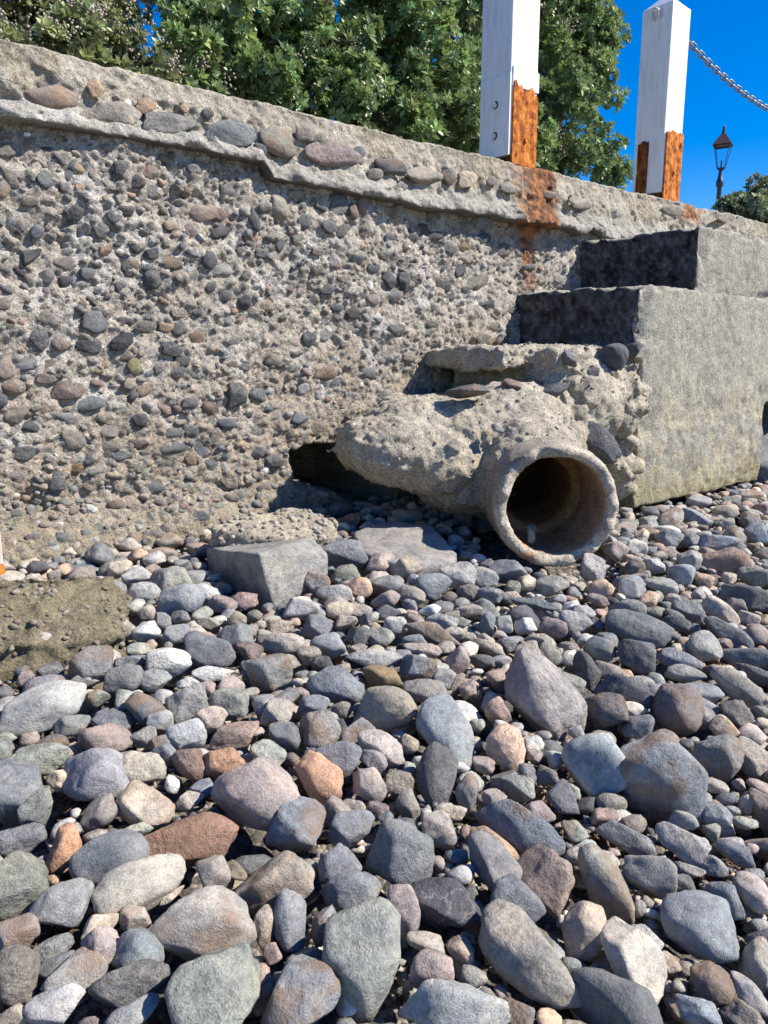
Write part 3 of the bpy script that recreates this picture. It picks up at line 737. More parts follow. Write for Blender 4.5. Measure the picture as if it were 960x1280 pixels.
# solid base below the second step, its outer foot undercut
def build_stair_block():
    bm = bmesh.new()
    box_bm(bm, (X1, -SW, Z2 - 0.05), (5.4, 0.06, Z1), 0.006)
    box_bm(bm, (X2, -SW, Z3 - 0.05), (5.4, 0.06, Z2), 0.006)
    box_bm(bm, (2.91, -SW, -0.645), (4.08, 0.05, Z3 + 0.03), 0.01)
    box_bm(bm, (2.84, -SW + 0.05, -0.54), (3.1, 0.05, Z3 + 0.02), 0.03)
    box_bm(bm, (4.0, -SW, -0.24), (5.4, 0.05, Z3 + 0.03), 0.01)
    v, n, f = remesh(bm, 0.011)
    m2 = fbm(v, 18, 3, 91)
    d = 0.004 * fbm(v, 4, 3, 60) + 0.0025 * fbm(v, 28, 3, 61) + 0.0016 * fbm(v, 90, 2, 62)
    low = smooth(0.15, -0.35, v[:, 2])
    d = d + low * (0.008 * fbm(v, 7, 3, 63) - 0.007 * smooth(0.3, 0.7, fbm(v, 17, 3, 66)))
    # worn outer corner of the second step and of the base under it
    for xe, za, zb_ in ((X2, -0.6, Z2), (X1, Z2, Z1)):
        e = np.hypot(v[:, 0] - xe, v[:, 1] + SW); k = (v[:, 2] > za) & (v[:, 2] < zb_ + 0.01)
        d = d - k * smooth(0.10, 0.0, e) * (0.008 + 0.05 * np.clip(fbm(v, 9, 4, 67) + 0.1, 0, 1)) * (1.0 if xe == X2 else 0.4)
    top = smooth(0.03, 0.0, np.minimum(np.abs(v[:, 2] - Z1), np.abs(v[:, 2] - Z2))) * smooth(0.0, 0.7, fbm(v, 13, 4, 68)); d = d - 0.02 * top
    jn = smooth(0.007, 0.002, np.abs(v[:, 2] - Z2 - 0.002 * fbm(v, 6, 2, 69))) * (v[:, 0] > X1 - 0.05); d = d - 0.005 * jn
    v2 = v + n * d[:, None]
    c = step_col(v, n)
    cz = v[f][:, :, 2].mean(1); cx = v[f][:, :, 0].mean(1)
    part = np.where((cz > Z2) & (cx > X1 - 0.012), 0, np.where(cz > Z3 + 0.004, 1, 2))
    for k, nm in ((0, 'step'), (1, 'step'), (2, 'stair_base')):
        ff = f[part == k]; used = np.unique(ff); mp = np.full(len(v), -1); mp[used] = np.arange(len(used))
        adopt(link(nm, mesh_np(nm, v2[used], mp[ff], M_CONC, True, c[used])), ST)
build_stair_block()
PB = on_beach(690, 716, 0.005); print('pipe foot', PB)
pr_out = 0.0
pc = PB.copy(); depth = float((pc - CAM) @ FV); s = depth / FPX
PR = 79 * s; pc = CAM + ray(697, 634) / (ray(697, 634) @ FV) * depth
print('pipe centre', pc, 'radius', PR)
va = math.atan2(pc[0] - CAM[0], pc[1] - CAM[1])       # heading of the view ray from +Y
ha = va - math.radians(15)
AX = np.array([math.sin(ha), math.cos(ha), 0.02]); AX = unit(AX)    # from the mouth inwards
PS = unit(np.cross(AX, UP)); PU = np.cross(PS, AX)
# crumbled fourth step and footing around the pipe
L1 = W3(500, 560, -0.30); L2 = W3(590, 545, -0.36); L3 = W3(680, 545, -0.42); L4 = W3(585, 600, -0.40); L5 = W3(465, 556, -0.22)
print('lumps', L1, L2, L3, L4, L5)
L6 = W3(735, 500, -0.5); L7 = W3(640, 520, -0.42)
foot_parts = [('e', L1, (0.22, 0.2, 0.135)), ('e', L2, (0.26, 0.24, 0.165)), ('e', L3, (0.26, 0.2, 0.19)), ('e', L4, (0.2, 0.2, 0.14)), ('e', L5, (0.13, 0.16, 0.11)),
              ('e', W3(545, 575, -0.38), (0.2, 0.19, 0.13)), ('e', W3(520, 530, -0.25), (0.2, 0.2, 0.1)), ('e', W3(782, 500, -0.56), (0.09, 0.055, 0.16)), ('e', W3(775, 590, -0.56), (0.08, 0.05, 0.12)), ('e', W3(740, 590, -0.5), (0.12, 0.08, 0.12)), ('e', pc + AX * 0.36 + UP * 0.04, (0.24, 0.18, 0.23)), ('e', L6, (0.2, 0.12, 0.2)), ('e', L7, (0.25, 0.2, 0.13)), ('b', (2.0, -0.34, -0.38), (2.95, 0.06, -0.155), 0.05), ('b', (2.3, -0.47, -0.5), (2.95, 0.05, -0.15), 0.06),
              ('b', (2.62, -0.54, -0.55), (2.98, 0.0, -0.02), 0.05)]
adopt(lump('crumbled_footing', foot_parts, 0.009, 0.010, 66, broken=90), ST)
# broken third tread
T_A = W3(530, 440, 0); T_B = W3(700, 440, -0.55)
tread_parts = [('b', (X3 + 0.02, -0.42, Z3 - 0.085), (2.9, 0.04, Z3), 0.025), ('b', (2.42, -0.54, Z3 - 0.09), (2.9, -0.3, Z3 - 0.005), 0.025), ('b', (2.42, -0.50, Z3 - 0.25), (2.95, 0.04, Z3 - 0.05), 0.04), ('e', (2.62, -0.50, Z3 - 0.14), (0.2, 0.06, 0.1))]
adopt(lump('broken_tread', tread_parts, 0.008, 0.012, 68, broken=10), ST)
crust(ST, LUMPV['crumbled_footing'], 700, 0.002, 0.008, 801)
crust(ST, LUMPV['broken_tread'], 500, 0.003, 0.010, 802)
def st_stone(px, py, Y, a, b, c, ang, code, pool=None, tilt=0.0):
    P = W3(px, py, Y); depth = float((P - CAM) @ FV); s = depth / FPX
    d = unit(P - CAM); rt = unit(np.cross(d, UP)); up = np.cross(rt, d)
    t = math.radians(ang); e1 = rt * math.cos(t) - up * math.sin(t); e2 = rt * math.sin(t) + up * math.cos(t)
    pl = pool or ANGUL
    o = link('stone', pl[RNG.integers(len(pl))], ST)
    set_axes(o, P, e1, e2, np.cross(e1, e2), a * s, b * s, c * s)
    o.color = (*FAM[code][0], 1); return o
st_stone(584, 489, -0.44, 28, 9, 20, -3, 'D'); st_stone(684, 492, -0.52, 30, 11, 22, -28, 'D'); st_stone(740, 552, -0.60, 40, 23, 22, 30, 'D')
st_stone(765, 445, -0.58, 20, 17, 18, 10, 'D'); st_stone(790, 438, -0.6, 13, 11, 12, 0, 'D'); st_stone(735, 470, -0.56, 16, 10, 12, -20, 'D2')
st_stone(712, 448, -0.55, 12, 9, 10, 20, 'G2'); st_stone(760, 470, -0.58, 14, 9, 10, 10, 'W'); st_stone(640, 482, -0.48, 14, 9, 14, 0, 'P2'); st_stone(622, 535, -0.6, 9, 5, 7, 20, 'G', LOWRO)

# ================================================================== drain pipe
PIPE = empty('drain_pipe', tuple(PB), 'broken-mouthed earthenware drain pipe jutting out below the concrete stairs', 'pipe')
def ring_mesh(name, prof, nseg, mat, colfun, seed, amp):
    """prof: list of (distance inwards, radius)"""
    prof = np.array(prof); n = len(prof)
    th = np.linspace(0, 2 * math.pi, nseg, endpoint=False)
    V = []
    TH, KK = np.meshgrid(th, np.arange(n), indexing='ij')
    dist = prof[KK, 0]; rad = prof[KK, 1]
    pp = np.stack([np.cos(TH) * 1.3, np.sin(TH) * 1.3, dist * 6], -1).reshape(-1, 3)
    nz = (amp * fbm(pp, 3, 3, seed) + amp * 0.6 * fbm(pp, 11, 3, seed + 1) + amp * 0.4 * fbm(pp, 34, 2, seed + 2)).reshape(TH.shape)
    lipw = smooth(0.05, 0.0, dist)
    chip = lipw * 0.020 * fbm(np.stack([np.cos(TH), np.sin(TH), 0 * TH], -1).reshape(-1, 3), 2.6, 4, seed + 9).reshape(TH.shape)
    dist = dist + chip; rad = rad + nz
    P = pc + (np.cos(TH) * rad)[..., None] * PS + (np.sin(TH) * rad)[..., None] * PU + dist[..., None] * AX
    v = P.reshape(-1, 3)
    idx = np.arange(nseg * n).reshape(nseg, n)
    a = idx[:, :-1]; b = np.roll(idx, -1, 0)[:, :-1]; c = np.roll(idx, -1, 0)[:, 1:]; d = idx[:, 1:]
    f = np.stack([a, b, c, d], -1).reshape(-1, 4)
    return mesh_np(name, v, f, mat, True, colfun(v, dist.ravel(), rad.ravel(), TH.ravel()))
ri = PR * 0.80
prof = [(0.62, PR * 0.97)] + [(t, PR * (1.0 - 0.03 * t)) for t in np.linspace(0.5, 0.03, 30)] + [(0.014, PR * 0.99), (0.004, PR * 0.965), (0.0, PR * 0.93), (0.001, PR * 0.88), (0.004, PR * 0.83), (0.010, PR * 0.81), (0.02, ri)] + [(t, ri * (1 - 0.02 * t)) for t in np.linspace(0.05, 0.34, 16)]
def pipe_col(v, dist, rad, th):
    m = fbm(v, 9, 4, 110); m2 = fbm(v, 30, 3, 111)
    inn = (rad < PR * 0.82)[:, None]
    c = np.where(inn, np.array([0.46, 0.29, 0.17]), np.array([0.34, 0.295, 0.25])) * (1 + 0.2 * m)[:, None]
    lip = smooth(0.035, 0.005, dist)[:, None]
    c = c * (1 - lip) + np.array([0.48, 0.42, 0.34]) * (1 + 0.2 * m2)[:, None] * lip
    low = smooth(-0.55, -0.85, np.sin(th)) ; rs = (low * smooth(0.05, 0.4, m + 0.3 * m2) * smooth(0.08, 0.0, dist))[:, None] * 0.8
    c = c * (1 - rs) + np.array([0.40, 0.16, 0.07]) * rs
    return c
pb = adopt(link('pipe_barrel', ring_mesh('pipe_barrel', prof, 128, M_CONC, pipe_col, 120, 0.0028)), PIPE)
prof2 = [(0.30, ri * 1.02), (0.30, ri * 0.93), (0.305, ri * 0.83), (0.315, ri * 0.8)] + [(t, ri * 0.79) for t in np.linspace(0.34, 1.0, 14)] + [(1.0, 0.001)]
def pipe_col2(v, dist, rad, th):
    return np.array([0.42, 0.25, 0.11]) * (1 + 0.3 * fbm(v, 8, 4, 112))[:, None]
adopt(link('inner_pipe', ring_mesh('inner_pipe', prof2, 96, M_CONC, pipe_col2, 121, 0.003)), PIPE)

# ================================================================== posts, chain
def bracket(name, lo, hi, mat, par, seed):
    bm = bmesh.new(); box_bm(bm, lo, hi)
    bmesh.ops.subdivide_edges(bm, edges=bm.edges[:], cuts=19, use_grid_fill=True)
    v = np.array([q.co[:] for q in bm.verts]); d = 0.0016 * fbm(v, 60, 3, seed)
    jag = 0.022 * fbm(v * np.array([1, 1, 0.0]), 28, 3, seed + 9)
    for q, k, jg in zip(bm.verts, d, jag):
        q.co.z += jg * max(0.0, (q.co.z - lo[2]) / (hi[2] - lo[2]) - 0.55) * 2.2
        q.co.y -= abs(k) * 1.5; q.co.x += k; q.co.z += k * 4 * (1 if q.co.z > (lo[2] + hi[2]) / 2 else 0)
    return link(name, bm_mesh(name, bm, mat, False), par)
def bolt(par, p, axis, rad=0.012, mat=None):
    bm = bmesh.new()
    q = Vector(axis).to_track_quat('Z', 'Y').to_matrix().to_4x4()
    bmesh.ops.create_cone(bm, segments=6, radius1=rad, radius2=rad * 0.85, depth=0.014, cap_ends=True, matrix=Matrix.Translation(p) @ q)
    bmesh.ops.create_cone(bm, segments=14, radius1=rad * 1.5, radius2=rad * 1.45, depth=0.004, cap_ends=True, matrix=Matrix.Translation(Vector(p) - Vector(axis) * 0.006) @ q)
    return link('bolt', bm_mesh('bolt', bm, mat or M_BOLT), par)
def post_body(name, w, z0, z1, cap, par):
    bm = bmesh.new(); h = w / 2
    zs = [z0, z0 + 0.4, z1]
    box_bm(bm, (-h, -h, z0), (h, h, z1), 0.007)
    if cap:
        tops = [q for q in bm.verts if q.co.z > z1 - 0.03]
        vs = []
        for sx, sy in ((-1, -1), (1, -1), (1, 1), (-1, 1)): vs.append(bm.verts.new((sx * (h - 0.003), sy * (h - 0.003), z1 - 0.002)))
        ap = [bm.verts.new((sx * h * 0.35, sy * h * 0.35, z1 + cap)) for sx, sy in ((-1, -1), (1, -1), (1, 1), (-1, 1))]
        for i in range(4): bm.faces.new((vs[i], vs[(i + 1) % 4], ap[(i + 1) % 4], ap[i]))
        bm.faces.new(ap)
    return link(name, bm_mesh(name, bm, M_PAINT), par)
def post(corner_px, w, ztop_h, cap, label, kind):
    c = on_plane_y(*corner_px, -0.0)         # near corner, on the wall's front edge
    P = (c[0] + w / 2, 0.012 + w / 2, ZTOP)
    E_ = empty('chain_post', P, label, 'post', 'white timber posts along the sea wall')
    h = w / 2
    post_body('shaft', w, 0.035, ztop_h, cap, E_)
    if kind == 1:
        # white steel plate on the side, rust plate on the sea face, foot bracket
        bm = bmesh.new(); box_bm(bm, (-h - 0.008, -h - 0.004, 0.03), (-h - 0.0005, h * 0.9, 0.36), 0.002)
        link('side_plate', bm_mesh('side_plate', bm, M_PAINT), E_)
        for z in (0.12, 0.245): bolt(E_, (-h - 0.012, -0.01, z), (-1, 0, 0))
        rp = bracket('rusty_plate', (-h + 0.012, -h - 0.010, -0.004), (h - 0.006, -h - 0.0005, 0.31), M_RUST, E_, 3); rp['label'] = 'flaking orange rusted steel plate'
        bm = bmesh.new(); box_bm(bm, (-h + 0.01, -h - 0.006, 0.31), (h + 0.004, -h - 0.0005, 0.39), 0.002); link('upper_plate', bm_mesh('upper_plate', bm, M_PAINT), E_)
        bolt(E_, (h * 0.05, -h - 0.014, 0.1), (0, -1, 0), 0.011, M_RUST)
    else:
        rp = bracket('rusty_plate', (-h + 0.012, -h - 0.010, -0.004), (h - 0.006, -h - 0.0005, 0.335), M_RUST, E_, 5); rp['label'] = 'flaking orange rusted steel plate'
        rp = bracket('rusty_strap', (-h - 0.006, h * 0.0, 0.0), (-h - 0.0005, h * 0.72, 0.30), M_RUST_D, E_, 6); rp['label'] = 'dark rusted steel strap'
        bolt(E_, (h * 0.7, -h - 0.014, 0.29), (0, -1, 0), 0.013, M_RUST); bolt(E_, (h * 0.1, -h - 0.014, 0.14), (0, -1, 0), 0.011, M_RUST)
        zi = ztop_h - 0.045
        th = np.linspace(0, 2 * math.pi, 18, endpoint=False)
        v, f = tube([(-h - 0.012 - 0.018 * math.sin(t) * 0.6 - 0.004, 0.0 + 0.02 * math.cos(t), zi + 0.026 * math.sin(t)) for t in th], 0.0065, 8, True)
        link('ring_eye', mesh_np('ring_eye', v, f, M_BOLT), E_)
        bm = bmesh.new(); box_bm(bm, (-h - 0.006, -0.032, zi - 0.02), (-h - 0.0005, 0.032, zi + 0.036), 0.003); link('eye_plate', bm_mesh('eye_plate', bm, M_BOLT), E_)
    # rusty foot stirrup between timber and wall
    bm = bmesh.new(); box_bm(bm, (-h * 0.55, -h * 0.7, -0.006), (h * 0.8, h * 0.7, 0.036), 0.003); link('foot_bracket', bm_mesh('foot_bracket', bm, M_RUST_D), E_)
    return E_, P
PW = 0.178
post_a, PA = post((638, 207), PW, 1.25, 0, 'white square timber post with orange rusted plate and two white bolts', 1)
zt2 = on_plane_y(832, 0, 0)[2]
post_b, PBp = post((828, 245), PW, zt2 - ZTOP + 0.03, 0.05, 'white square timber post with ring eye near its top and dark rusted strap', 2)
print('posts', PA, PBp, 'top', zt2)
# chain from the second post to the next one along the wall
cs = on_plane_y(868, 44, PBp[1]); ce = on_plane_y(960, 136, PBp[1])
print('chain', cs, ce)
CH = empty('chain', tuple(cs), 'galvanised steel chain hanging from the white post against the sky', 'chain')
cs = np.array([PBp[0] + PW / 2 - 0.004, PBp[1], cs[2]]); SPAN = 2.6; uu = (ce[0] - cs[0]) / SPAN; SAG = (cs[2] - ce[2]) / (4 * uu * (1 - uu)); print('sag', SAG, uu)
def cat(u): return np.array([cs[0] + SPAN * u, PBp[1], cs[2] - 4 * SAG * u * (1 - u)])
def link_mesh():
    pts = []; R_ = 0.0135; Ls = 0.018
    for t in np.linspace(-math.pi / 2, math.pi / 2, 9): pts.append((Ls + R_ * math.cos(t), R_ * math.sin(t), 0))
    for t in np.linspace(math.pi / 2, 3 * math.pi / 2, 9): pts.append((-Ls + R_ * math.cos(t), R_ * math.sin(t), 0))
    v, f = tube(pts, 0.0050, 8, True)
    return mesh_np('link', v, f, M_GALV)
LM = link_mesh()
us = np.linspace(0, 1, 800); pts = np.array([cat(u) for u in us]); seg = np.linalg.norm(np.diff(pts, axis=0), axis=1); ar = np.concatenate([[0], np.cumsum(seg)])
k = 0; sdist = 0.022
while sdist < ar[-1] - 0.02:
    i = np.searchsorted(ar, sdist); p = pts[i]; t = unit(pts[min(i + 1, 799)] - pts[i - 1])
    side = np.array([0, 1.0, 0]); nn = np.cross(t, side)
    rot = math.radians(40 if k % 2 else -50)
    b_ = side * math.cos(rot) + nn * math.sin(rot); c_ = np.cross(t, b_)
    o = link('link', LM, CH); set_axes(o, p, t, b_, c_, 1, 1, 1)
    k += 1; sdist += 0.0465
post3 = post((826, 244), PW, zt2 - ZTOP + 0.03, 0.05, 'white square timber post holding the far end of the chain', 2)[0]
v, f = tube([(cs[0] - 0.01 + 0.02 * (1 - math.cos(t)), cs[1] , cs[2] + 0.022 * math.sin(t)) for t in np.linspace(0, 2 * math.pi, 18, endpoint=False)], 0.006, 8, True)
o = adopt(link('ring_eye', mesh_np('ring_eye', v, f, M_BOLT)), post_b)
post3.location.x = cs[0] + SPAN + PW / 2
post_a['group'] = post_b['group'] = post3['group']

# ================================================================== lamp post
def lamp():
    d = ray(897, 262); P = CAM + d * (17.0 / (d @ HV)); P[2] = tz
    top = CAM + ray(906, 150) * (17.0 / (ray(906, 150) @ HV)); H = top[2] - tz
    E_ = empty('street_lamp', tuple(P), 'dark iron street lamp with four-sided glass lantern rising beyond the wall', 'street lamp')
    hd = H - 0.95                                      # foot of the lantern
    prof = [(0.11, 0), (0.11, 0.5), (0.075, 0.6), (0.06, 1.0), (0.05, hd - 0.75), (0.045, hd - 0.35), (0.075, hd - 0.32), (0.075, hd - 0.22), (0.05, hd - 0.18), (0.035, hd)]
    th = np.linspace(0, 2 * math.pi, 14, endpoint=False)
    v = [(r * math.cos(t), r * math.sin(t), z) for r, z in prof for t in th]
    link('column', mesh_np('column', np.array(v), grid_faces_wrap(len(prof), 14), M_IRON), E_)
    v, f = tube([(-0.24, 0, hd - 0.72), (0.24, 0, hd - 0.72)], 0.018, 8); link('ladder_bar', mesh_np('ladder_bar', v, f, M_IRON), E_)
    a = 0.34
    lan = [(0.11, hd), (0.20 * 0 + 0.12, hd + 0.03), (0.27, hd + 0.46)]
    # frame
    V = []; F = []
    for sx, sy in ((-1, -1), (1, -1), (1, 1), (-1, 1)):
        v, f = tube([(sx * 0.11, sy * 0.11, hd + 0.02), (sx * 0.24, sy * 0.24, hd + 0.5)], 0.013, 6)
        F += [tuple(q + len(V) for q in g) for g in f]; V += v
    for rr, z in ((0.11, hd + 0.02), (0.24, hd + 0.5)):
        v, f = tube([(-rr, -rr, z), (rr, -rr, z), (rr, rr, z), (-rr, rr, z)], 0.015, 6, True); F += [tuple(q + len(V) for q in g) for g in f]; V += v
    link('lantern_frame', mesh_np('lantern_frame', V, F, M_IRON, False), E_)
    for k in range(4):
        an = k * math.pi / 2; R = np.array([[math.cos(an), -math.sin(an), 0], [math.sin(an), math.cos(an), 0], [0, 0, 1]])
        q = np.array([(-0.10, -0.11, hd + 0.03), (0.10, -0.11, hd + 0.03), (0.23, -0.238, hd + 0.49), (-0.23, -0.238, hd + 0.49)])
        q2 = q + np.array([0, 0.004, 0]); vv = np.concatenate([q, q2]) @ R.T
        link('pane', mesh_np('pane', vv, [(0, 1, 2, 3), (7, 6, 5, 4), (0, 4, 5, 1), (1, 5, 6, 2), (2, 6, 7, 3), (3, 7, 4, 0)], M_GLASS, False), E_)
    bm = bmesh.new(); z = hd + 0.515
    lo = [bm.verts.new((sx * 0.30, sy * 0.30, z)) for sx, sy in ((-1, -1), (1, -1), (1, 1), (-1, 1))]
    up = [bm.verts.new((sx * 0.07, sy * 0.07, z + 0.24)) for sx, sy in ((-1, -1), (1, -1), (1, 1), (-1, 1))]
    for i in range(4): bm.faces.new((lo[i], lo[(i + 1) % 4], up[(i + 1) % 4], up[i]))
    bm.faces.new(up); bm.faces.new(lo[::-1])
    hood = link('hood', bm_mesh('hood', bm, M_COPPER), E_)
    bm = bmesh.new(); bmesh.ops.create_cone(bm, segments=12, radius1=0.07, radius2=0.05, depth=0.12, cap_ends=True, matrix=Matrix.Translation((0, 0, z + 0.295)))
    bmesh.ops.create_icosphere(bm, subdivisions=2, radius=0.045, matrix=Matrix.Translation((0, 0, z + 0.38)))
    link('finial', bm_mesh('finial', bm, M_IRON), hood)
    v, f = tube([(0, 0, hd), (0, 0, hd + 0.2)], [0.03, 0.02], 8); link('burner', mesh_np('burner', v, f, M_IRON), E_)
    for ch in list(E_.children):
        if ch.name.split('.')[0] in ('lantern_frame', 'pane', 'hood', 'burner'):
            ch.scale = (0.62, 0.62, 0.9); ch.location.z = (1 - 0.9) * hd
    E_.rotation_euler[2] = math.radians(20)
def grid_faces_wrap(n, seg):
    return np.array([(i * seg + s_, i * seg + (s_ + 1) % seg, (i + 1) * seg + (s_ + 1) % seg, (i + 1) * seg + s_) for i in range(n - 1) for s_ in range(seg)])
lamp()

# ================================================================== trees
def leaf_template(r, nl, L, w):
    """a rosette of leaves round +Z; returns verts, faces, leaf index per vert"""
    V = []; F = []; I = []
    for k in range(nl):
        az = k * 2.399 + r.normal() * 0.2; el = math.radians(np.clip(70 - 75 * k / nl + r.normal() * 10, -15, 85))
        d = np.array([math.cos(az) * math.cos(el), math.sin(az) * math.cos(el), math.sin(el)])
        sd = unit(np.cross(d, [0.01, 0.02, 1])); nn = np.cross(sd, d)
        l = L * r.uniform(0.75, 1.1); ww = w * r.uniform(0.85, 1.15)
        o = len(V)
        p = [d * l * 0.05, d * l * 0.58 + sd * ww * 1.1 + nn * ww * 0.35, d * l * 0.55 - nn * 0.002, d * l * 0.58 - sd * ww * 1.1 + nn * ww * 0.35, d * l - nn * l * 0.06]
        V += p; I += [k] * 5
        F += [(o, o + 1, o + 2), (o, o + 2, o + 3), (o + 1, o + 4, o + 2), (o + 2, o + 4, o + 3)]
    return np.array(V), np.array(F), np.array(I)
def crown_mesh(name, clumps, n_per_m2, r, L, w, colr, inside=0.35):
    T = [leaf_template(r, 11, L, w) for _ in range(8)]
    V = []; F = []; C = []; off = 0; tips = []
    sub = []
    for c, rad in clumps:
        for _ in range(20):
            d = unit(r.normal(size=3)); sub.append((c + d * rad * r.uniform(0.6, 1.05), rad * r.uniform(0.18, 0.33), r.uniform(0.75, 1.3)))
        for _ in range(6):
            sub.append((c + unit(r.normal(size=3)) * rad * 0.4, rad * 0.35, 0.8))
    for c, rad, tone in sub:
        for _ in range(int(4 * math.pi * rad ** 2 * n_per_m2 * 0.88) + 3):
            d = unit(r.normal(size=3) + np.array([0.1, -0.15, 0.35]))
            P = c + d * rad * (1 - abs(r.normal()) * 0.2)
            ax = unit(d * 0.9 + np.array([0.05, -0.15, 0.5]) + r.normal(size=3) * 0.3)
            a_ = unit(np.cross(ax, [0.3, 0.5, 0.1])); b_ = np.cross(ax, a_)
            ph = r.uniform(0, 6.28); a2 = a_ * math.cos(ph) + b_ * math.sin(ph); b2 = np.cross(ax, a2)
            v, f, I = T[r.integers(8)]
            s_ = r.uniform(0.6, 1.35)
            V.append(v @ (np.stack([a2, b2, ax]) * s_) + P); F.append(f + off); off += len(v)
            base = np.array(colr) * tone * r.uniform(0.75, 1.25) * np.array([r.uniform(0.9, 1.15), 1, r.uniform(0.8, 1.1)])
            lc = base * r.uniform(0.75, 1.3, (I.max() + 1, 1)); C.append(lc[I])
            tips.append((P, ax))
    return mesh_np(name, np.concatenate(V), np.concatenate(F), M_LEAF, False, np.concatenate(C)), tips
def trunk_mesh(name, base, clumps, r, rad):
    V = []; F = []
    def add(pts, rd):
        v, f = tube(pts, rd, 8); o = len(V); V.extend(v); F.extend([tuple(q + o for q in g) for g in f])
    fork = base + np.array([r.normal() * 0.08, r.normal() * 0.08, 0.35])
    add([base - np.array([0, 0, 0.1]), (base + fork) / 2 + r.normal(size=3) * 0.02, fork], [rad * 1.3, rad, rad * 0.9])
    for c, rr in clumps:
        m1 = fork * 0.6 + c * 0.4 + r.normal(size=3) * 0.08; m2 = fork * 0.25 + c * 0.75 + r.normal(size=3) * 0.06
        add([fork, m1, m2, c], [rad * 0.6, rad * 0.42, rad * 0.28, rad * 0.12])
        for _ in range(5):
            d = unit(r.normal(size=3)); e = c + d * rr * 0.85
            add([m2 * 0.4 + c * 0.6, (c + e) / 2 + r.normal(size=3) * 0.03, e], [rad * 0.16, rad * 0.11, rad * 0.05])
    return mesh_np(name, np.array(V), F, M_BARK)
def blossom(name, tips, n, r, sel, colr):
    v0, f0 = ico(1); V = []; F = []; C = []; off = 0
    cand = [t for t in tips if sel(t[0])]
    r.shuffle(cand)
    for P, ax in cand[:n]:
        for _ in range(r.integers(13, 22)):
            q = P + ax * 0.055 + r.normal(size=3) * 0.022
            rr = r.uniform(0.0045, 0.0075)
            V.append(v0 * rr + q); F.append(f0 + off); off += len(v0); C.append(np.tile(np.array(colr) * r.uniform(0.6, 1.25), (len(v0), 1)))
    return mesh_np(name, np.concatenate(V), np.concatenate(F), M_LEAF, False, np.concatenate(C))
def tree(label, clumps_px, base_px, seed, colr, dens, L, w, flowers=0, fsel=None, fcol=(0.46, 0.39, 0.31), rad=0.05, name='shrub_tree', group='evergreen trees behind the sea wall'):
    r = np.random.default_rng(seed)
    cl = []
    for px, py, Y, rp in clumps_px:
        P = on_plane_y(px, py, Y); sc = float((P - CAM) @ FV) / FPX; cl.append((P, rp * sc))
    b = on_plane_y(base_px[0], 300, base_px[1]); b[2] = tz
    E_ = empty(name, tuple(b), label, 'tree', group)
    me, tips = crown_mesh('crown', cl, dens, r, L, w, colr)
    adopt(link('crown', me), E_); adopt(link('trunk', trunk_mesh('trunk', b, cl, r, rad)), E_)
    if flowers:
        o = adopt(link('blossom', blossom('blossom', tips, flowers, r, fsel or (lambda p: True), fcol)), E_); o['kind'] = 'stuff'
    return cl
G1 = (0.205, 0.28, 0.12)
tree('evergreen tree with pale pinkish blossom clusters above the wall end without posts', [(20, 20, 1.1, 75), (85, 65, 1.0, 58), (60, -40, 1.5, 85), (-60, 10, 1.2, 80), (170, 85, 1.0, 40), (-30, 55, 1.0, 50), (130, -50, 1.7, 70)],
     (70, 1.6), 31, (0.23, 0.27, 0.135), 190, 0.047, 0.0095, 330, lambda p: True)
tree('dense dark evergreen tree with few cream flowers behind the wall, left of the rusted-plate post', [(265, 60, 1.2, 62), (330, 30, 1.5, 65), (300, -40, 1.7, 80), (400, 65, 1.3, 72), (450, -5, 1.5, 85), (520, 80, 1.2, 72), (560, 20, 1.5, 75), (225, -5, 1.6, 30), (330, 110, 1.1, 50), (430, 130, 1.1, 50), (500, 150, 1.05, 48), (400, -80, 1.8, 90), (235, 90, 1.1, 45), (560, 135, 1.1, 55), (590, -60, 1.8, 90), (580, 165, 1.25, 50), (470, 120, 1.4, 60), (370, 110, 1.5, 60), (290, 100, 1.4, 50), (540, 175, 1.5, 50)],
     (420, 1.7), 32, G1, 190, 0.048, 0.0098, 130, lambda p: True)
tree('rounded evergreen tree whose outer edge meets blue sky between the two white posts', [(700, 70, 1.5, 68), (715, 20, 1.6, 60), (690, 150, 1.4, 55), (745, 185, 1.5, 28), (650, 60, 1.6, 70), (625, 150, 1.3, 60), (738, 110, 1.5, 36), (725, 60, 1.5, 48), (765, 218, 1.6, 22), (640, -30, 1.8, 80), (700, -40, 1.8, 60), (600, 120, 1.4, 50), (700, 205, 1.45, 35), (660, 195, 1.3, 40)],
     (660, 1.8), 33, (0.195, 0.265, 0.115), 200, 0.047, 0.0088, 70, lambda p: True)
# a low shrub far along the wall
def far_clump(px, py, dist, rp):
    d = ray(px, py); P = CAM + d * (dist / (d @ HV)); return P, rp * dist / FPX
r_ = np.random.default_rng(34)
cl = [far_clump(*q) for q in ((935, 262, 11, 24), (915, 268, 11, 18), (955, 250, 11.3, 22), (975, 262, 11, 28), (945, 280, 10.6, 26), (1000, 250, 11.4, 35))]
b = cl[0][0].copy(); b[2] = tz
E_ = empty('low_shrub', tuple(b), 'low grey-green shrub far along the wall top beside the street lamp', 'shrub')
me, tips = crown_mesh('crown', cl, 90, r_, 0.09, 0.018, (0.15, 0.18, 0.10)); adopt(link('crown', me), E_); adopt(link('trunk', trunk_mesh('trunk', b, cl, r_, 0.03)), E_)
o = adopt(link('blossom', blossom('blossom', tips, 70, r_, lambda p: True, (0.4, 0.3, 0.27))), E_); o['kind'] = 'stuff'

